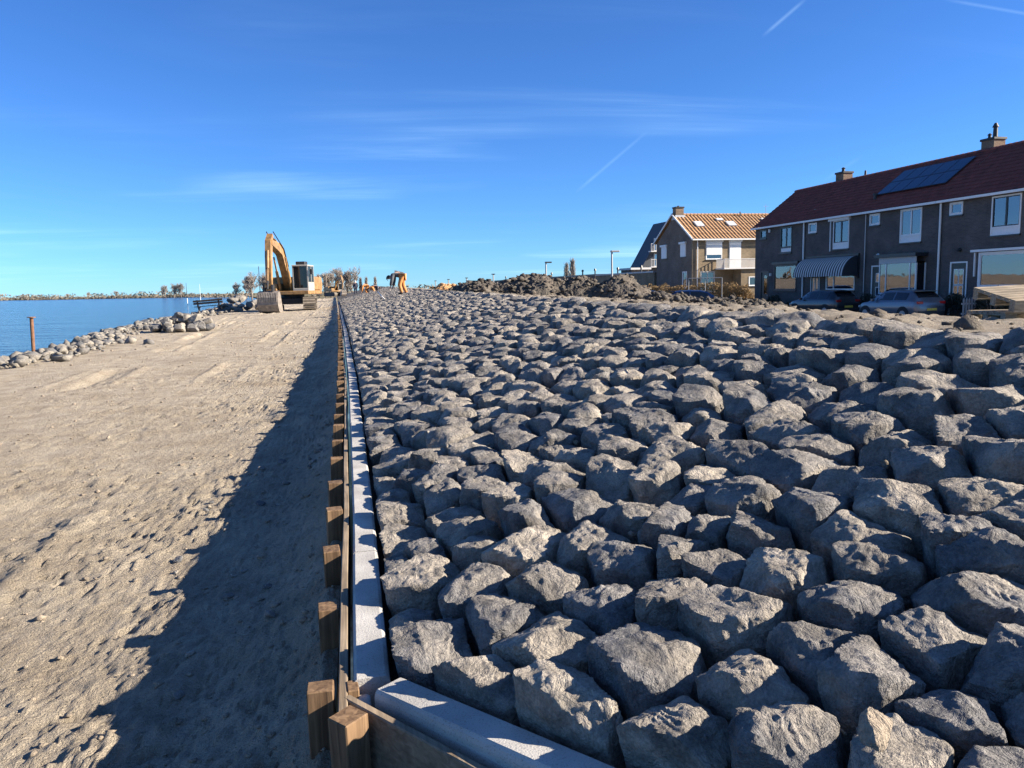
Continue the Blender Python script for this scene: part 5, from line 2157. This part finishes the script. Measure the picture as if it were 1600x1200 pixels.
# ------------------------------------------------------------------ cars
def car(loc, rz, paint, label, estate=0.0):
    """hatchback, nose towards +y, about 4.25 m long"""
    root = empty('parked_car', loc, rz)
    tag(root, label, 'car', 'cars parked in the street')
    #        y     half  low   belt  top   topw
    st_ = [(-2.10, .60, .42, .72, .76, .52), (-2.06, .74, .30, .86, .90, .64), (-1.98, .83, .22, .96, 1.00, .70), (-1.90, .86, .20, .99, 1.12, .66),
           (-1.55, .88, .19, .98, 1.40, .58), (-1.25, .89, .19, .97, 1.455, .57), (-.6, .895, .19, .955, 1.48, .575), (.1, .895, .19, .94, 1.46, .57),
           (.55, .89, .19, .925, 1.36, .57), (.95, .885, .19, .91, 1.12, .62), (1.2, .88, .20, .895, .95, .70), (1.6, .85, .22, .84, .88, .68),
           (1.92, .78, .27, .74, .78, .60), (2.08, .64, .34, .62, .66, .48), (2.14, .48, .42, .56, .58, .36)]
    vs, fs = [], []
    for (y_, w_, lo, be, to, tw) in st_:
        half = [(w_ * .80, lo), (w_ * .97, lo + .10), (w_, lo + (be - lo) * .45), (w_ * .99, be - .07), (w_ * .955, be), (tw + .03, to - .045), (tw * .86, to - .006), (tw * .45, to + .012)]
        ring = [(x_, y_, z_) for x_, z_ in half] + [(-x_, y_, z_) for x_, z_ in reversed(half)]
        vs += ring
    n = 16
    for i in range(len(st_) - 1):
        for k in range(n):
            fs.append((i * n + k, i * n + (k + 1) % n, (i + 1) * n + (k + 1) % n, (i + 1) * n + k))
    fs += [tuple(range(n)), tuple((len(st_) - 1) * n + k for k in range(n - 1, -1, -1))]
    body = MB().add(vs, fs).build('body', paint, root, True)

    def interp(y_):
        for a, b_ in zip(st_[:-1], st_[1:]):
            if a[0] <= y_ <= b_[0]:
                t = (y_ - a[0]) / (b_[0] - a[0])
                return [a[k] + (b_[k] - a[k]) * t for k in range(6)]
    # glass set just proud of the shell
    for s_ in (-1, 1):
        for (ya, yb_) in ((-1.42, -.62), (-.52, .62)):
            g = MB()
            yy_ = np.linspace(ya, yb_, 6)
            v = []
            for y_ in yy_:
                q = interp(float(y_))
                b0 = Vector((q[1] * .955, q[3]))
                b1 = Vector((q[5] + .03, q[4] - .045))
                for t in (.10, .86):
                    p_ = b0.lerp(b1, t)
                    v.append((s_ * (p_.x + .006), float(y_), p_.y + .002))
            g.add(v, [(2 * k, 2 * k + 1, 2 * k + 3, 2 * k + 2) for k in range(5)])
            g.build('side_window', 'car_glass', root)
    for (nm, ya, yb_) in (('windscreen', 1.12, .42), ('rear_window', -1.90, -1.60)):
        g = MB()
        v = []
        for t in np.linspace(0, 1, 5):
            q = interp(ya + (yb_ - ya) * float(t))
            for s_ in (-1, -.5, .5, 1):
                v.append((s_ * (q[5] * .86), q[0] + (.012 if ya > 0 else -.014), q[4] + .010 + .008 * (1 - abs(s_))))
        g.add(v, [(4 * r_ + k, 4 * r_ + k + 1, 4 * r_ + k + 5, 4 * r_ + k + 4) for r_ in range(4) for k in range(3)])
        g.build(nm, 'car_glass', root)
    m_ = MB()
    m_.bbox(-.55, .55, -1.78, -1.52, 1.40, 1.435, .01)
    m_.build('roof_spoiler', paint, root)
    for s_ in (-1, 1):
        m_ = MB()
        m_.bbox(s_ * .60 - .16, s_ * .60 + .16, -2.085, -1.96, .82, .95, .02)
        m_.build('tail_light', 'red_lens', root)
        m_ = MB()
        m_.bbox(s_ * .60 - .16, s_ * .60 + .16, 1.88, 2.035, .60, .72, .03)
        m_.build('headlight', 'white_lens', root)
        m_ = MB()
        m_.bbox(s_ * .98 - .1, s_ * .98 + .1, .62, .74, .93, 1.06, .03)
        m_.build('mirror', paint, root)
        for y_ in (-1.28, 1.32):
            w_ = MB()
            w_.tube([(s_ * .70, y_, .315), (s_ * .90, y_, .315)], .315, 22)
            wo_ = w_.build('wheel', 'rubber', root, True)
            MB().tube([(s_ * .89, y_, .315), (s_ * .908, y_, .315)], .205, 18).build('rim', 'rim', wo_, True)
            MB().tube([(s_ * .80, y_, .335), (s_ * .897, y_, .335)], .385, 22).build('wheel_arch', 'rubber', root, True)
    MB().bbox(-.26, .26, -2.125, -2.10, .52, .63, .004).build('number_plate', 'plate_yellow', root)
    MB().bbox(-.72, .72, -2.115, -2.02, .34, .50, .02).build('bumper_trim', 'dark_paint', root)
    return root


car((26.75, 32.35, -.53), 0.0, 'car_silver', 'silver grey hatchback parked before the terrace, seen from behind')
car((26.9, 38.6, -.53), R(3), 'car_black', 'dark car parked ahead of the silver hatchback under the awning')
car((23.6, 47.4, -.45), R(-112), 'car_blue', 'dark blue car half hidden by clods in front of the hedge')
car((22.6, 53.0, -.45), R(-95), 'car_black', 'dark car roof just showing beside the rounded soil heap')

# ------------------------------------------------------------------ street lamps
def lamp(x, y, z0, z1, label, arm=1):
    root = empty('street_lamp', (x, y, z0))
    tag(root, label, 'street lamp', 'street lamps along the dike road')
    h = z1 - z0
    r = 0.05 + 0.0006 * y
    MB().tube([(0, 0, 0), (0, 0, h * .3), (0, 0, h - .05)], [r * 1.3, r, r * .8], 8).build('post', 'lamp_grey', root, True)
    w = 0.42 + .001 * y
    MB().bbox(-.08 if arm else -w * .55, w * (1.15 if arm else .55), -.16, .16, h - .06, h + .05 + .0003 * y, .03).build('lamp_head', 'steel_dark' if y > 70 else 'lamp_grey', root)


lamp(19.15, 51.7, -.5, 3.82, 'tallest street lamp, beside the rounded soil heap')
lamp(20.3, 73.2, -.5, 3.80, 'street lamp rising above the jagged soil ridge')
lamp(25.4, 123.7, -.5, 3.62, 'street lamp at the left end of the dark garage block', 0)
lamp(29.6, 174.5, -.5, 3.75, 'street lamp standing clear left of the soil heaps', 0)
lamp(30.0, 206, -.5, 3.85, 'small street lamp, middle of the far three', 0)
lamp(30.5, 237, -.5, 3.85, 'smallest street lamp, nearest the bending worker', 0)

# ------------------------------------------------------------------ plants
def leaf_mesh(name, pts, size, mt, parent, seed, long=1.6):
    r_ = np.random.default_rng(seed)
    n = len(pts)
    a = r_.normal(size=(n, 3))
    a /= np.linalg.norm(a, axis=1)[:, None]
    b_ = r_.normal(size=(n, 3))
    b_ -= a * (a * b_).sum(1)[:, None]
    b_ /= np.linalg.norm(b_, axis=1)[:, None]
    s_ = size * r_.uniform(.6, 1.4, (n, 1))
    A, B_ = a * s_ * long, b_ * s_ * .5
    V_ = np.stack([pts - A * .5, pts + B_ * .6, pts + A * .5, pts - B_ * .6], 1).reshape(-1, 3)
    return np_mesh(name, V_, np.arange(4 * n).reshape(n, 4), mt, parent, False)


def bush(x, y, z, rx, ry, rz_, mt, label, n, seed, size=.06, group='garden bushes', name='garden_bush', cat='bush'):
    root = empty(name, (x, y, z))
    tag(root, label, cat, group)
    r_ = np.random.default_rng(seed)
    d = r_.normal(size=(n, 3))
    d /= np.linalg.norm(d, axis=1)[:, None]
    d[:, 2] = np.abs(d[:, 2])
    rad = r_.uniform(.45, 1, (n, 1)) ** .5 * (0.88 + 0.2 * fbm(d * 2.4 + seed, 3, seed % 40))[:, None]
    P_ = d * rad * np.array([rx, ry, rz_])
    leaf_mesh('foliage', P_, size, mt, root, seed)
    m_ = MB()
    for k in range(7):
        a = k * .9
        m_.tube([(0, 0, -.1), (rx * .4 * math.cos(a), ry * .4 * math.sin(a), rz_ * .5), (rx * .7 * math.cos(a), ry * .7 * math.sin(a), rz_ * .8)], [.03, .02, .008], 5)
    m_.build('stems', 'bark', root)
    return root


bush(28.9, 31.2, G0, .85, .85, 1.5, 'leaf_dark', 'large round clipped bush beside the door behind the picket fence', 5200, 3)
bush(28.8, 29.2, G0, .9, 1.3, 1.35, 'leaf_dark', 'long low dark bush under the large picture window', 5200, 4)
bush(28.4, 28.6, G0, .5, .6, 1.75, 'leaf_dark', 'twiggy upright shrub before the large picture window', 700, 5, .09)
bush(29.1, 37.8, G0, .6, .65, 1.35, 'leaf_dark', 'round bush between the front door and the box bay', 2600, 6)
bush(28.9, 41.3, G0, .6, 1.5, .9, 'leaf_dark', 'low hedge under the awning window', 3200, 7)
bush(28.9, 40.2, G0, .4, .5, 1.0, 'leaf_ochre', 'small brown shrub at the end of the awning window', 900, 8)
bush(28.9, 46.9, G0, .7, 1.0, 1.15, 'leaf_dark', 'rounded bush under the dark framed picture window', 3200, 9)
bush(28.7, 49.3, G0, .7, 1.1, .9, 'leaf_dark', 'low bush beside the end house door', 3000, 10)
bush(29.2, 51.9, G0, .9, .8, 1.0, 'leaf_dark', 'bush at the corner of the end house', 2600, 11)
bush(28.6, 44.4, G0, .5, .8, .7, 'leaf_dark', 'low bush at the foot of the white downpipe', 1800, 12)

hg = empty('hedge', (28, 57, G0))
tag(hg, 'long ochre leafy beech hedge in front of the gabled house', 'hedge')
r_ = np.random.default_rng(77)
n = 15000
t = r_.random(n)
P_ = np.stack([(t - .5) * 7.6, (0.5 - t) * 3.4 + r_.uniform(-.4, .4, n), 2.0 * r_.random(n) ** .7], 1)
P_[:, 2] *= 0.93 + 0.10 * vnoise(np.stack([t * 30, 0 * t, 0 * t], 1), 5)
leaf_mesh('foliage', P_, .075, 'leaf_ochre', hg, 78)
m_ = MB()
for k in range(40):
    q = (k + .5) / 40
    m_.tube([((q - .5) * 7.6, (.5 - q) * 3.4, -.1), ((q - .5) * 7.6 + random.uniform(-.1, .1), (.5 - q) * 3.4, 1.7)], [.03, .01], 5)
m_.build('stems', 'bark', hg)
bush(31.4, 55.4, G0, 1.6, .9, 1.55, 'leaf_ochre', 'darker brown hedge clump between the ochre hedge and the end house', 3800, 14, .07)
# metal goal frame / gate in front of the hedge
gf = empty('tube_gate', (27.8, 55.2, G0))
tag(gf, 'thin grey tube frame rising in front of the hedge', 'gate')
m_ = MB()
m_.tube([(-.9, .4, 2.35), (1.4, -.6, 2.35)], .035, 6)
m_.build('top_bar', 'lamp_grey', gf, True)
for q in (0.0, .5, 1.0):
    m_ = MB()
    m_.tube([(-.9 + 2.3 * q, .4 - q, 0), (-.9 + 2.3 * q, .4 - q, 2.35)], .035, 6)
    m_.build('upright', 'lamp_grey', gf, True)

# picket fence by the front garden
pf = empty('picket_fence', (27.95, 29.4, -.45))
tag(pf, 'short weathered picket fence at the garden corner', 'fence')
for k in range(5):
    x_ = -.28 + k * .15
    MB().prism([(x_ - .045, -.1), (x_ + .045, -.1), (x_ + .045, .92), (x_, 1.0), (x_ - .045, .92)], -.012, .012, 1).build('picket', 'lamp_grey', pf)
for z_ in (.25, .7):
    MB().box(-.36, .42, .013, .05, z_, z_ + .07).build('rail', 'grey_paint', pf)


def tree_mesh(h, spread, seed, upright=False, twigs=5, thick=1.0):
    rs = random.Random(seed)
    tr_, tw = MB(), MB()

    def branch(mb, p_, d, L, r, depth):
        pts = [p_]
        q = p_.copy()
        dd = d.copy()
        seg = 3
        for i in range(seg):
            dd = (dd + Vector((rs.uniform(-.18, .18), rs.uniform(-.18, .18), rs.uniform(-.02, .2)))).normalized()
            q = q + dd * L / seg
            pts.append(q.copy())
        rad = [r * (1 - .22 * i) for i in range(seg + 1)]
        mb.tube(pts, rad, 3 if depth > 0 else 6, cap=False)
        if depth >= 4:
            return
        k = twigs if depth > 0 else twigs + 5
        for i in range(k):
            t_ = rs.uniform(.35 if depth else .2, 1.0)
            idx = min(int(t_ * seg), seg - 1)
            o_ = pts[idx].lerp(pts[idx + 1], t_ * seg - idx)
            a = rs.uniform(0, 2 * PI)
            if upright:
                nd = Vector((math.cos(a) * .30, math.sin(a) * .30, 1)).normalized()
            else:
                nd = (Vector((math.cos(a), math.sin(a), rs.uniform(.15, .9))) * spread + dd * .7).normalized()
            ln = L * rs.uniform(.50, .74) * (1.0 if not upright else .8)
            branch(tw, o_, nd, ln, max(r * .45, .022 * thick), depth + 1)
    branch(tr_, Vector((0, 0, -.3)), Vector((rs.uniform(-.05, .05), rs.uniform(-.05, .05), 1)), h * (.55 if not upright else .72), h * .022 * thick, 0)
    return tr_, tw


def poplar_mesh(h, seed):
    rs = random.Random(seed)
    tr_, tw = MB(), MB()
    tr_.tube([(0, 0, -.3), (0.02 * h, 0, h * .5), (0, 0, h * .95)], [h * .022, h * .014, h * .004], 6)
    for i in range(420):
        u = rs.random() ** .8
        z0 = h * (.07 + .72 * u)
        a = rs.uniform(0, 2 * PI)
        L = h * rs.uniform(.14, .30) * (1.1 - .5 * u)
        lean = rs.uniform(.15, .62)
        d = Vector((math.cos(a) * lean, math.sin(a) * lean, 1)).normalized()
        p0 = Vector((0, 0, z0))
        p1 = p0 + d * L * .55 + Vector((math.cos(a), math.sin(a), 0)) * .01 * h
        p2 = p1 + (d + Vector((0, 0, .5))).normalized() * L * .45
        tw.tube([p0, p1, p2], [.005 * h, .004 * h, .0026 * h], 3, cap=False)
    return tr_, tw


def tree(x, y, h, seed, label, upright=False, spread=.75, twigs=4, z=-.6, thick=1.0, group='bare trees on the far shore'):
    root = empty('bare_tree', (x, y, z))
    tag(root, label, 'tree', group)
    a, b_ = poplar_mesh(h, seed) if upright else tree_mesh(h, spread, seed, upright, twigs, thick)
    a.build('trunk', 'bark', root, recalc=False)
    b_.build('crown', 'twig', root, recalc=False)
    return root


protos = {}


def tree_copy(kind, x, y, s, label, z=-.6, group='bare trees on the far shore'):
    if kind not in protos:
        protos[kind] = {'round': lambda: tree(x, y, 10, 31, label, False, .8, 6, z, 1.9, group), 'round2': lambda: tree(x, y, 10, 33, label, False, .7, 6, z, 1.9, group),
                        'poplar': lambda: tree(x, y, 10, 35, label, True, .5, 6, z, 1.9, group)}[kind]()
        c = protos[kind]
    else:
        c = copy_tree(protos[kind])
    c.location = (x, y, z)
    c.scale = (s, s, s)
    c.rotation_euler = (0, 0, random.uniform(0, 6.28))
    tag(c, label, 'tree', group)


tree_copy('round', -27.2, 275.6, 0.79, 'rounded bare tree left of the excavator arm')
tree_copy('round2', -24.7, 295.7, 0.80, 'bare tree right behind the excavator arm')
tree_copy('round2', -33.7, 318.2, 0.65, 'low bare tree, leftmost beside the excavator')
tree_copy('poplar', -4.6, 249.8, 0.81, 'bare poplar just right of the excavator cab')
tree_copy('poplar', -2.7, 259.8, 0.85, 'second bare poplar right of the excavator cab')
tree_copy('round', -0.9, 264.5, 0.81, 'bare tree behind the small distant excavator')
tree_copy('round2', 1.5, 253.6, 0.83, 'broad bare tree right of the small distant excavator')
tree_copy('poplar', 4.0, 247.9, 0.81, 'tall bare poplar in the middle of the far row')
tree_copy('round', 5.8, 247.5, 0.82, 'tallest bare tree of the far row')
tree_copy('poplar', 8.9, 267.3, 0.71, 'slim bare poplar right of the tallest tree')
tree_copy('poplar', 10.8, 266.9, 0.72, 'slim bare poplar above the crouching workers')
tree_copy('poplar', 14.3, 276.4, 0.74, 'lone slim poplar at the right end of the far row')
tree_copy('poplar', 60.9, 193.8, 0.99, 'tall lone poplar above the garage roof')
tree_copy('poplar', 60.8, 198.9, 0.89, 'shorter poplar left of the tall lone poplar')
tree_copy('round', -122.0, 648.8, 0.94, 'bare tree on the middle of the far shore')
tree_copy('round2', -132.7, 671.8, 0.87, 'bare tree left of centre on the far shore')
tree_copy('round2', -116.6, 647.6, 0.98, 'largest bare tree on the far shore')
tree_copy('round', -249.8, 987.6, 0.74, 'small bare tree on the far shore towards the left')
tree_copy('round2', -342.1, 1215.3, 0.75, 'small lone tree far out on the left shore')
tree_copy('round', -406.4, 1333.2, 0.67, 'tiny tree far left on the horizon')
tree_copy('round', -37.1, 318.9, 0.55, 'small bare tree at the shore near the bench')
# low thicket lines along the far shore and the horizon
tv = []
r_ = np.random.default_rng(99)
for (ax, ay, bx_, by_, n, hm_, sz) in ((-340, 985, -120, 690, 2600, 5.5, 1.5), (-900, 1680, -340, 1010, 3600, 8, 2.4), (-120, 690, -40, 380, 1500, 3.0, .9),
                                       (-2600, 2750, -900, 1700, 4200, 15, 5), (-30, 330, 60, 420, 900, 2.2, .9), (60, 900, 420, 1500, 2200, 8, 2.6), (60, 420, 130, 520, 600, 2.2, .9)):
    t = r_.random(n)
    prof_ = 0.35 + 0.65 * np.clip(0.5 + 1.2 * fbm(np.stack([t * 22, 0 * t + ax, 0 * t], 1), 3, 7), 0, 1)
    dx = r_.normal(size=n) * sz * 2
    tv.append((np.stack([ax + (bx_ - ax) * t + dx, ay + (by_ - ay) * t + r_.random(n) * sz * 6, -.6 + hm_ * prof_ * r_.random(n) ** 1.3], 1), sz))
vv = []
for i, (P_, sz) in enumerate(tv):
    o_ = leaf_mesh('tmp', P_, sz, 'thicket', None, 200 + i, 1.3)
    me = o_.data
    a = np.empty(len(me.vertices) * 3, dtype=np.float32)
    me.vertices.foreach_get('co', a)
    vv.append(a.reshape(-1, 3))
    bpy.data.objects.remove(o_)
    bpy.data.meshes.remove(me)
VV = np.concatenate(vv)
tag(np_mesh('far_thicket', VV, np.arange(len(VV)).reshape(-1, 4), 'thicket', None, False), 'brown winter scrub and woods along the far shore', 'woods', kind='stuff')
# dry reeds and twigs on top of the garage wall line
tv = []
n = 2600
t = r_.random(n)
P_ = np.stack([20.5 + 2 * r_.random(n) + t * 4, 66 + t * 55, -.3 + 2.6 * r_.random(n) ** .6 * (.7 + .3 * np.sin(t * 40))], 1)
root = empty('shrub_row', (22, 90, -.5))
tag(root, 'row of dry brown shrubs before the dark garage block', 'shrubs')
leaf_mesh('foliage', P_ - np.array([22, 90, -.5]), .22, 'twig', root, 55, 2.2)
m_ = MB()
for k in range(26):
    q = k / 26
    m_.tube([(-1 + 4 * q, -24 + 55 * q, 0), (-1 + 4 * q + random.uniform(-.4, .4), -24 + 55 * q, 2.3)], [.05, .02], 5)
m_.build('stems', 'bark', root)

# ------------------------------------------------------------------ workers
def skin_mesh(name, joints, bones, radii, mt, parent, sub=2, rootj=0):
    me = bpy.data.meshes.new(name)
    me.from_pydata([Vector(j) for j in joints], bones, [])
    o_ = bpy.data.objects.new(name + '_cage', me)
    C.objects.link(o_)
    sk = o_.modifiers.new('skin', 'SKIN')
    sk.use_smooth_shade = True
    for i, v in enumerate(me.skin_vertices[0].data):
        v.radius = radii[i] if isinstance(radii[i], tuple) else (radii[i], radii[i])
        v.use_root = (i == rootj)
    ss = o_.modifiers.new('sub', 'SUBSURF')
    ss.levels = sub
    ss.render_levels = sub
    dg = bpy.context.evaluated_depsgraph_get()
    m2 = bpy.data.meshes.new_from_object(o_.evaluated_get(dg))
    m2.name = name
    bpy.data.objects.remove(o_)
    m2.materials.clear()
    m2.materials.append(M[mt])
    return link(name, m2, parent)


def worker(loc, rz, pose, jacket, trousers, label, hat=True, scale=1.0):
    """pose: dict of joints; faces +x locally"""
    root = empty('person', loc, rz)
    root.scale = (scale,) * 3
    tag(root, label, 'person', 'workers on the stone slope')
    J = pose
    names = ['pelvis', 'belly', 'chest', 'neck', 'head', 'head_top', 'lsh', 'lel', 'lwr', 'lha', 'rsh', 'rel', 'rwr', 'rha', 'lhip', 'lkn', 'lan', 'lto', 'rhip', 'rkn', 'ran', 'rto']
    idx = {n_: i for i, n_ in enumerate(names)}
    bones = [('pelvis', 'belly'), ('belly', 'chest'), ('chest', 'neck'), ('neck', 'head'), ('head', 'head_top'), ('chest', 'lsh'), ('lsh', 'lel'), ('lel', 'lwr'), ('lwr', 'lha'),
             ('chest', 'rsh'), ('rsh', 'rel'), ('rel', 'rwr'), ('rwr', 'rha'), ('pelvis', 'lhip'), ('lhip', 'lkn'), ('lkn', 'lan'), ('lan', 'lto'), ('pelvis', 'rhip'), ('rhip', 'rkn'), ('rkn', 'ran'), ('ran', 'rto')]
    rad = dict(pelvis=(.13, .15), belly=(.12, .14), chest=(.13, .16), neck=.055, head=.088, head_top=.075, lsh=.07, lel=.05, lwr=.034, lha=.034, rsh=.07, rel=.05, rwr=.034, rha=.034,
               lhip=.10, lkn=.068, lan=.045, lto=.042, rhip=.10, rkn=.068, ran=.045, rto=.042)
    js = [J[n_] for n_ in names]
    bs = [(idx[a], idx[b_]) for a, b_ in bones]
    rs_ = [rad[n_] for n_ in names]
    # five fingers on each hand
    for s_ in ('l', 'r'):
        h = Vector(J[s_ + 'ha'])
        d = (h - Vector(J[s_ + 'wr'])).normalized()
        side = d.cross(Vector((1, 0, 0)))
        side = side.normalized() if side.length > .1 else Vector((0, 1, 0))
        for k in range(5):
            if k < 4:
                L = (.062, .072, .068, .052)[k]
                a = h + side * (-.028 + .018 * k) + d * .03
                b_ = a + d * L * .55 + Vector((.006, 0, 0))
                c = b_ + (d + Vector((.5, 0, 0))).normalized() * L * .45
            else:
                a = h + side * .036 - d * .01
                b_ = a + (d + side).normalized() * .035
                c = b_ + d * .03
            i0 = len(js)
            js += [a, b_, c]
            bs += [(idx[s_ + 'ha'], i0), (i0, i0 + 1), (i0 + 1, i0 + 2)]
            rs_ += [.0105, .009, .008]
    skin_mesh('body', js, bs, rs_, 'skin', root, 1)

    def cloth(name, ns, bl, grow, mt, rj):
        ii = {n_: i for i, n_ in enumerate(ns)}
        rr_ = []
        for n_ in ns:
            v = rad[n_]
            rr_.append(tuple(q + grow for q in v) if isinstance(v, tuple) else v + grow)
        skin_mesh(name, [J[n_] for n_ in ns], [(ii[a], ii[b_]) for a, b_ in bl], rr_, mt, root, 2, ii[rj])
    cloth('jacket', ['pelvis', 'belly', 'chest', 'lsh', 'lel', 'lwr', 'rsh', 'rel', 'rwr'],
          [('pelvis', 'belly'), ('belly', 'chest'), ('chest', 'lsh'), ('lsh', 'lel'), ('lel', 'lwr'), ('chest', 'rsh'), ('rsh', 'rel'), ('rel', 'rwr')], .034, jacket, 'belly')
    cloth('trousers', ['pelvis', 'lhip', 'lkn', 'lan', 'rhip', 'rkn', 'ran'],
          [('pelvis', 'lhip'), ('lhip', 'lkn'), ('lkn', 'lan'), ('pelvis', 'rhip'), ('rhip', 'rkn'), ('rkn', 'ran')], .030, trousers, 'pelvis')
    for s_ in ('l', 'r'):
        a, b_ = Vector(J[s_ + 'an']), Vector(J[s_ + 'to'])
        skin_mesh('boot', [a + Vector((-.06, 0, -.02)), a, b_], [(0, 1), (1, 2)], [.055, .068, .05], 'rubber', root, 1)
    h = Vector(J['head'])
    up = (Vector(J['head_top']) - h).normalized()
    fw = Vector(J['face']).normalized()
    sd = up.cross(fw).normalized()
    d_, F_ = ico(3)
    cap_v = []
    for v in d_:
        q = Vector(v)
        cap_v.append(h + up * .035 + (sd * q.x * .108 + fw * q.y * .125 + up * max(q.z, -.12) * .11))
    np_mesh('helmet' if hat else 'hair', np.array([v[:] for v in cap_v]), F_, 'helmet_white' if hat else 'hair', root, True)
    m_ = MB()
    for s_ in (-1, 1):
        p_ = h + fw * .082 + sd * .035 * s_
        m_.tube([p_, p_ + fw * .012], [.012, .008], 6)
        p_ = h + sd * .092 * s_ - up * .02
        m_.tube([p_ - up * .025, p_ + up * .025], .012, 6)
    p_ = h + fw * .085 - up * .075
    m_.tube([p_ - sd * .022, p_ + sd * .022], .007, 6)
    m_.build('facial_features', 'hair', root, True)
    p_ = h + fw * .08 - up * .02
    MB().tube([p_ + up * .02, p_ + fw * .028 - up * .015], [.010, .016], 6).build('nose', 'skin', root, True)
    return root


def bend_pose(lean=1.0, reach=0.0, crouch=0.0):
    z = 0.92 - .35 * crouch
    return dict(pelvis=(-.12, 0, z), belly=(.06, 0, z + .13), chest=(.30, 0, z + .10), neck=(.44, 0, z - .02), head=(.55, 0, z - .12), head_top=(.60, 0, z - .02), face=(.75, 0, -.65),
                lsh=(.31, .19, z + .05), lel=(.36, .25, z - .24), lwr=(.44 + reach, .18, z - .47), lha=(.47 + reach, .16, z - .55),
                rsh=(.31, -.19, z + .05), rel=(.33, -.25, z - .24), rwr=(.38 + reach, -.16, z - .48), rha=(.41 + reach, -.14, z - .56),
                lhip=(-.12, .10, z - .04), lkn=(.02 + .18 * crouch, .14, z * .53), lan=(-.10, .16, .09), lto=(.10, .18, .04),
                rhip=(-.12, -.10, z - .04), rkn=(-.10 + .2 * crouch, -.16, z * .53), ran=(-.26, -.18, .09), rto=(-.06, -.2, .04))


def stand_pose():
    return dict(pelvis=(0, 0, .95), belly=(0, 0, 1.12), chest=(.01, 0, 1.34), neck=(.01, 0, 1.52), head=(.03, 0, 1.63), head_top=(.03, 0, 1.74), face=(1, 0, 0),
                lsh=(0, .19, 1.42), lel=(.02, .25, 1.14), lwr=(.12, .22, .92), lha=(.15, .21, .84), rsh=(0, -.19, 1.42), rel=(.02, -.25, 1.14), rwr=(.12, -.22, .92), rha=(.15, -.21, .84),
                lhip=(0, .10, .91), lkn=(.02, .12, .50), lan=(0, .13, .09), lto=(.18, .15, .04), rhip=(0, -.10, .91), rkn=(.02, -.12, .50), ran=(0, -.13, .09), rto=(.18, -.15, .04))


worker((3.05, 36.6, 1.24), R(165), bend_pose(), 'grey_cloth', 'orange_cloth', 'worker in grey jacket and orange trousers bending far over the stones', False, 0.98)
worker((2.89, 71.64, 1.07), R(175), bend_pose(crouch=.4), 'orange_cloth', 'orange_cloth', 'worker all in orange crouching over the stones', False)
worker((3.52, 71.50, 1.05), R(10), bend_pose(crouch=.6), 'navy_cloth', 'orange_cloth', 'worker in dark jacket and orange trousers squatting beside the orange worker', False)
worker((2.61, 97.53, 0.94), R(90), stand_pose(), 'navy_cloth', 'navy_cloth', 'distant worker in dark clothes standing behind the crouching ones', True)
lt = empty('measuring_lath', (2.0, 37.0, 1.0))
tag(lt, 'pale lath leaning in front of the bending worker', 'lath')
MB().tube([(0.0, 0, .42), (.38, -.8, -.05)], .022, 6).build('rod', 'lath_white', lt, True)
MB().tube([(-.01, .02, .43), (-.03, .06, .47)], .03, 6).build('tip', 'orange_cloth', lt, True)

# ------------------------------------------------------------------ put every group's origin at the base of its thing
bpy.context.view_layer.update()
for o_ in list(C.objects):
    if o_.type == 'EMPTY' and o_.parent is None and o_.location.length < 1e-6 and o_.children:
        lo = Vector((1e9,) * 3)
        hi = Vector((-1e9,) * 3)
        for ch in o_.children:
            if ch.type != 'MESH':
                continue
            for c in ch.bound_box:
                w_ = ch.matrix_world @ Vector(c)
                for k in range(3):
                    lo[k] = min(lo[k], w_[k])
                    hi[k] = max(hi[k], w_[k])
        b_ = Vector(((lo.x + hi.x) / 2, (lo.y + hi.y) / 2, lo.z))
        o_.location = b_
        for ch in o_.children:
            ch.location = ch.location - b_
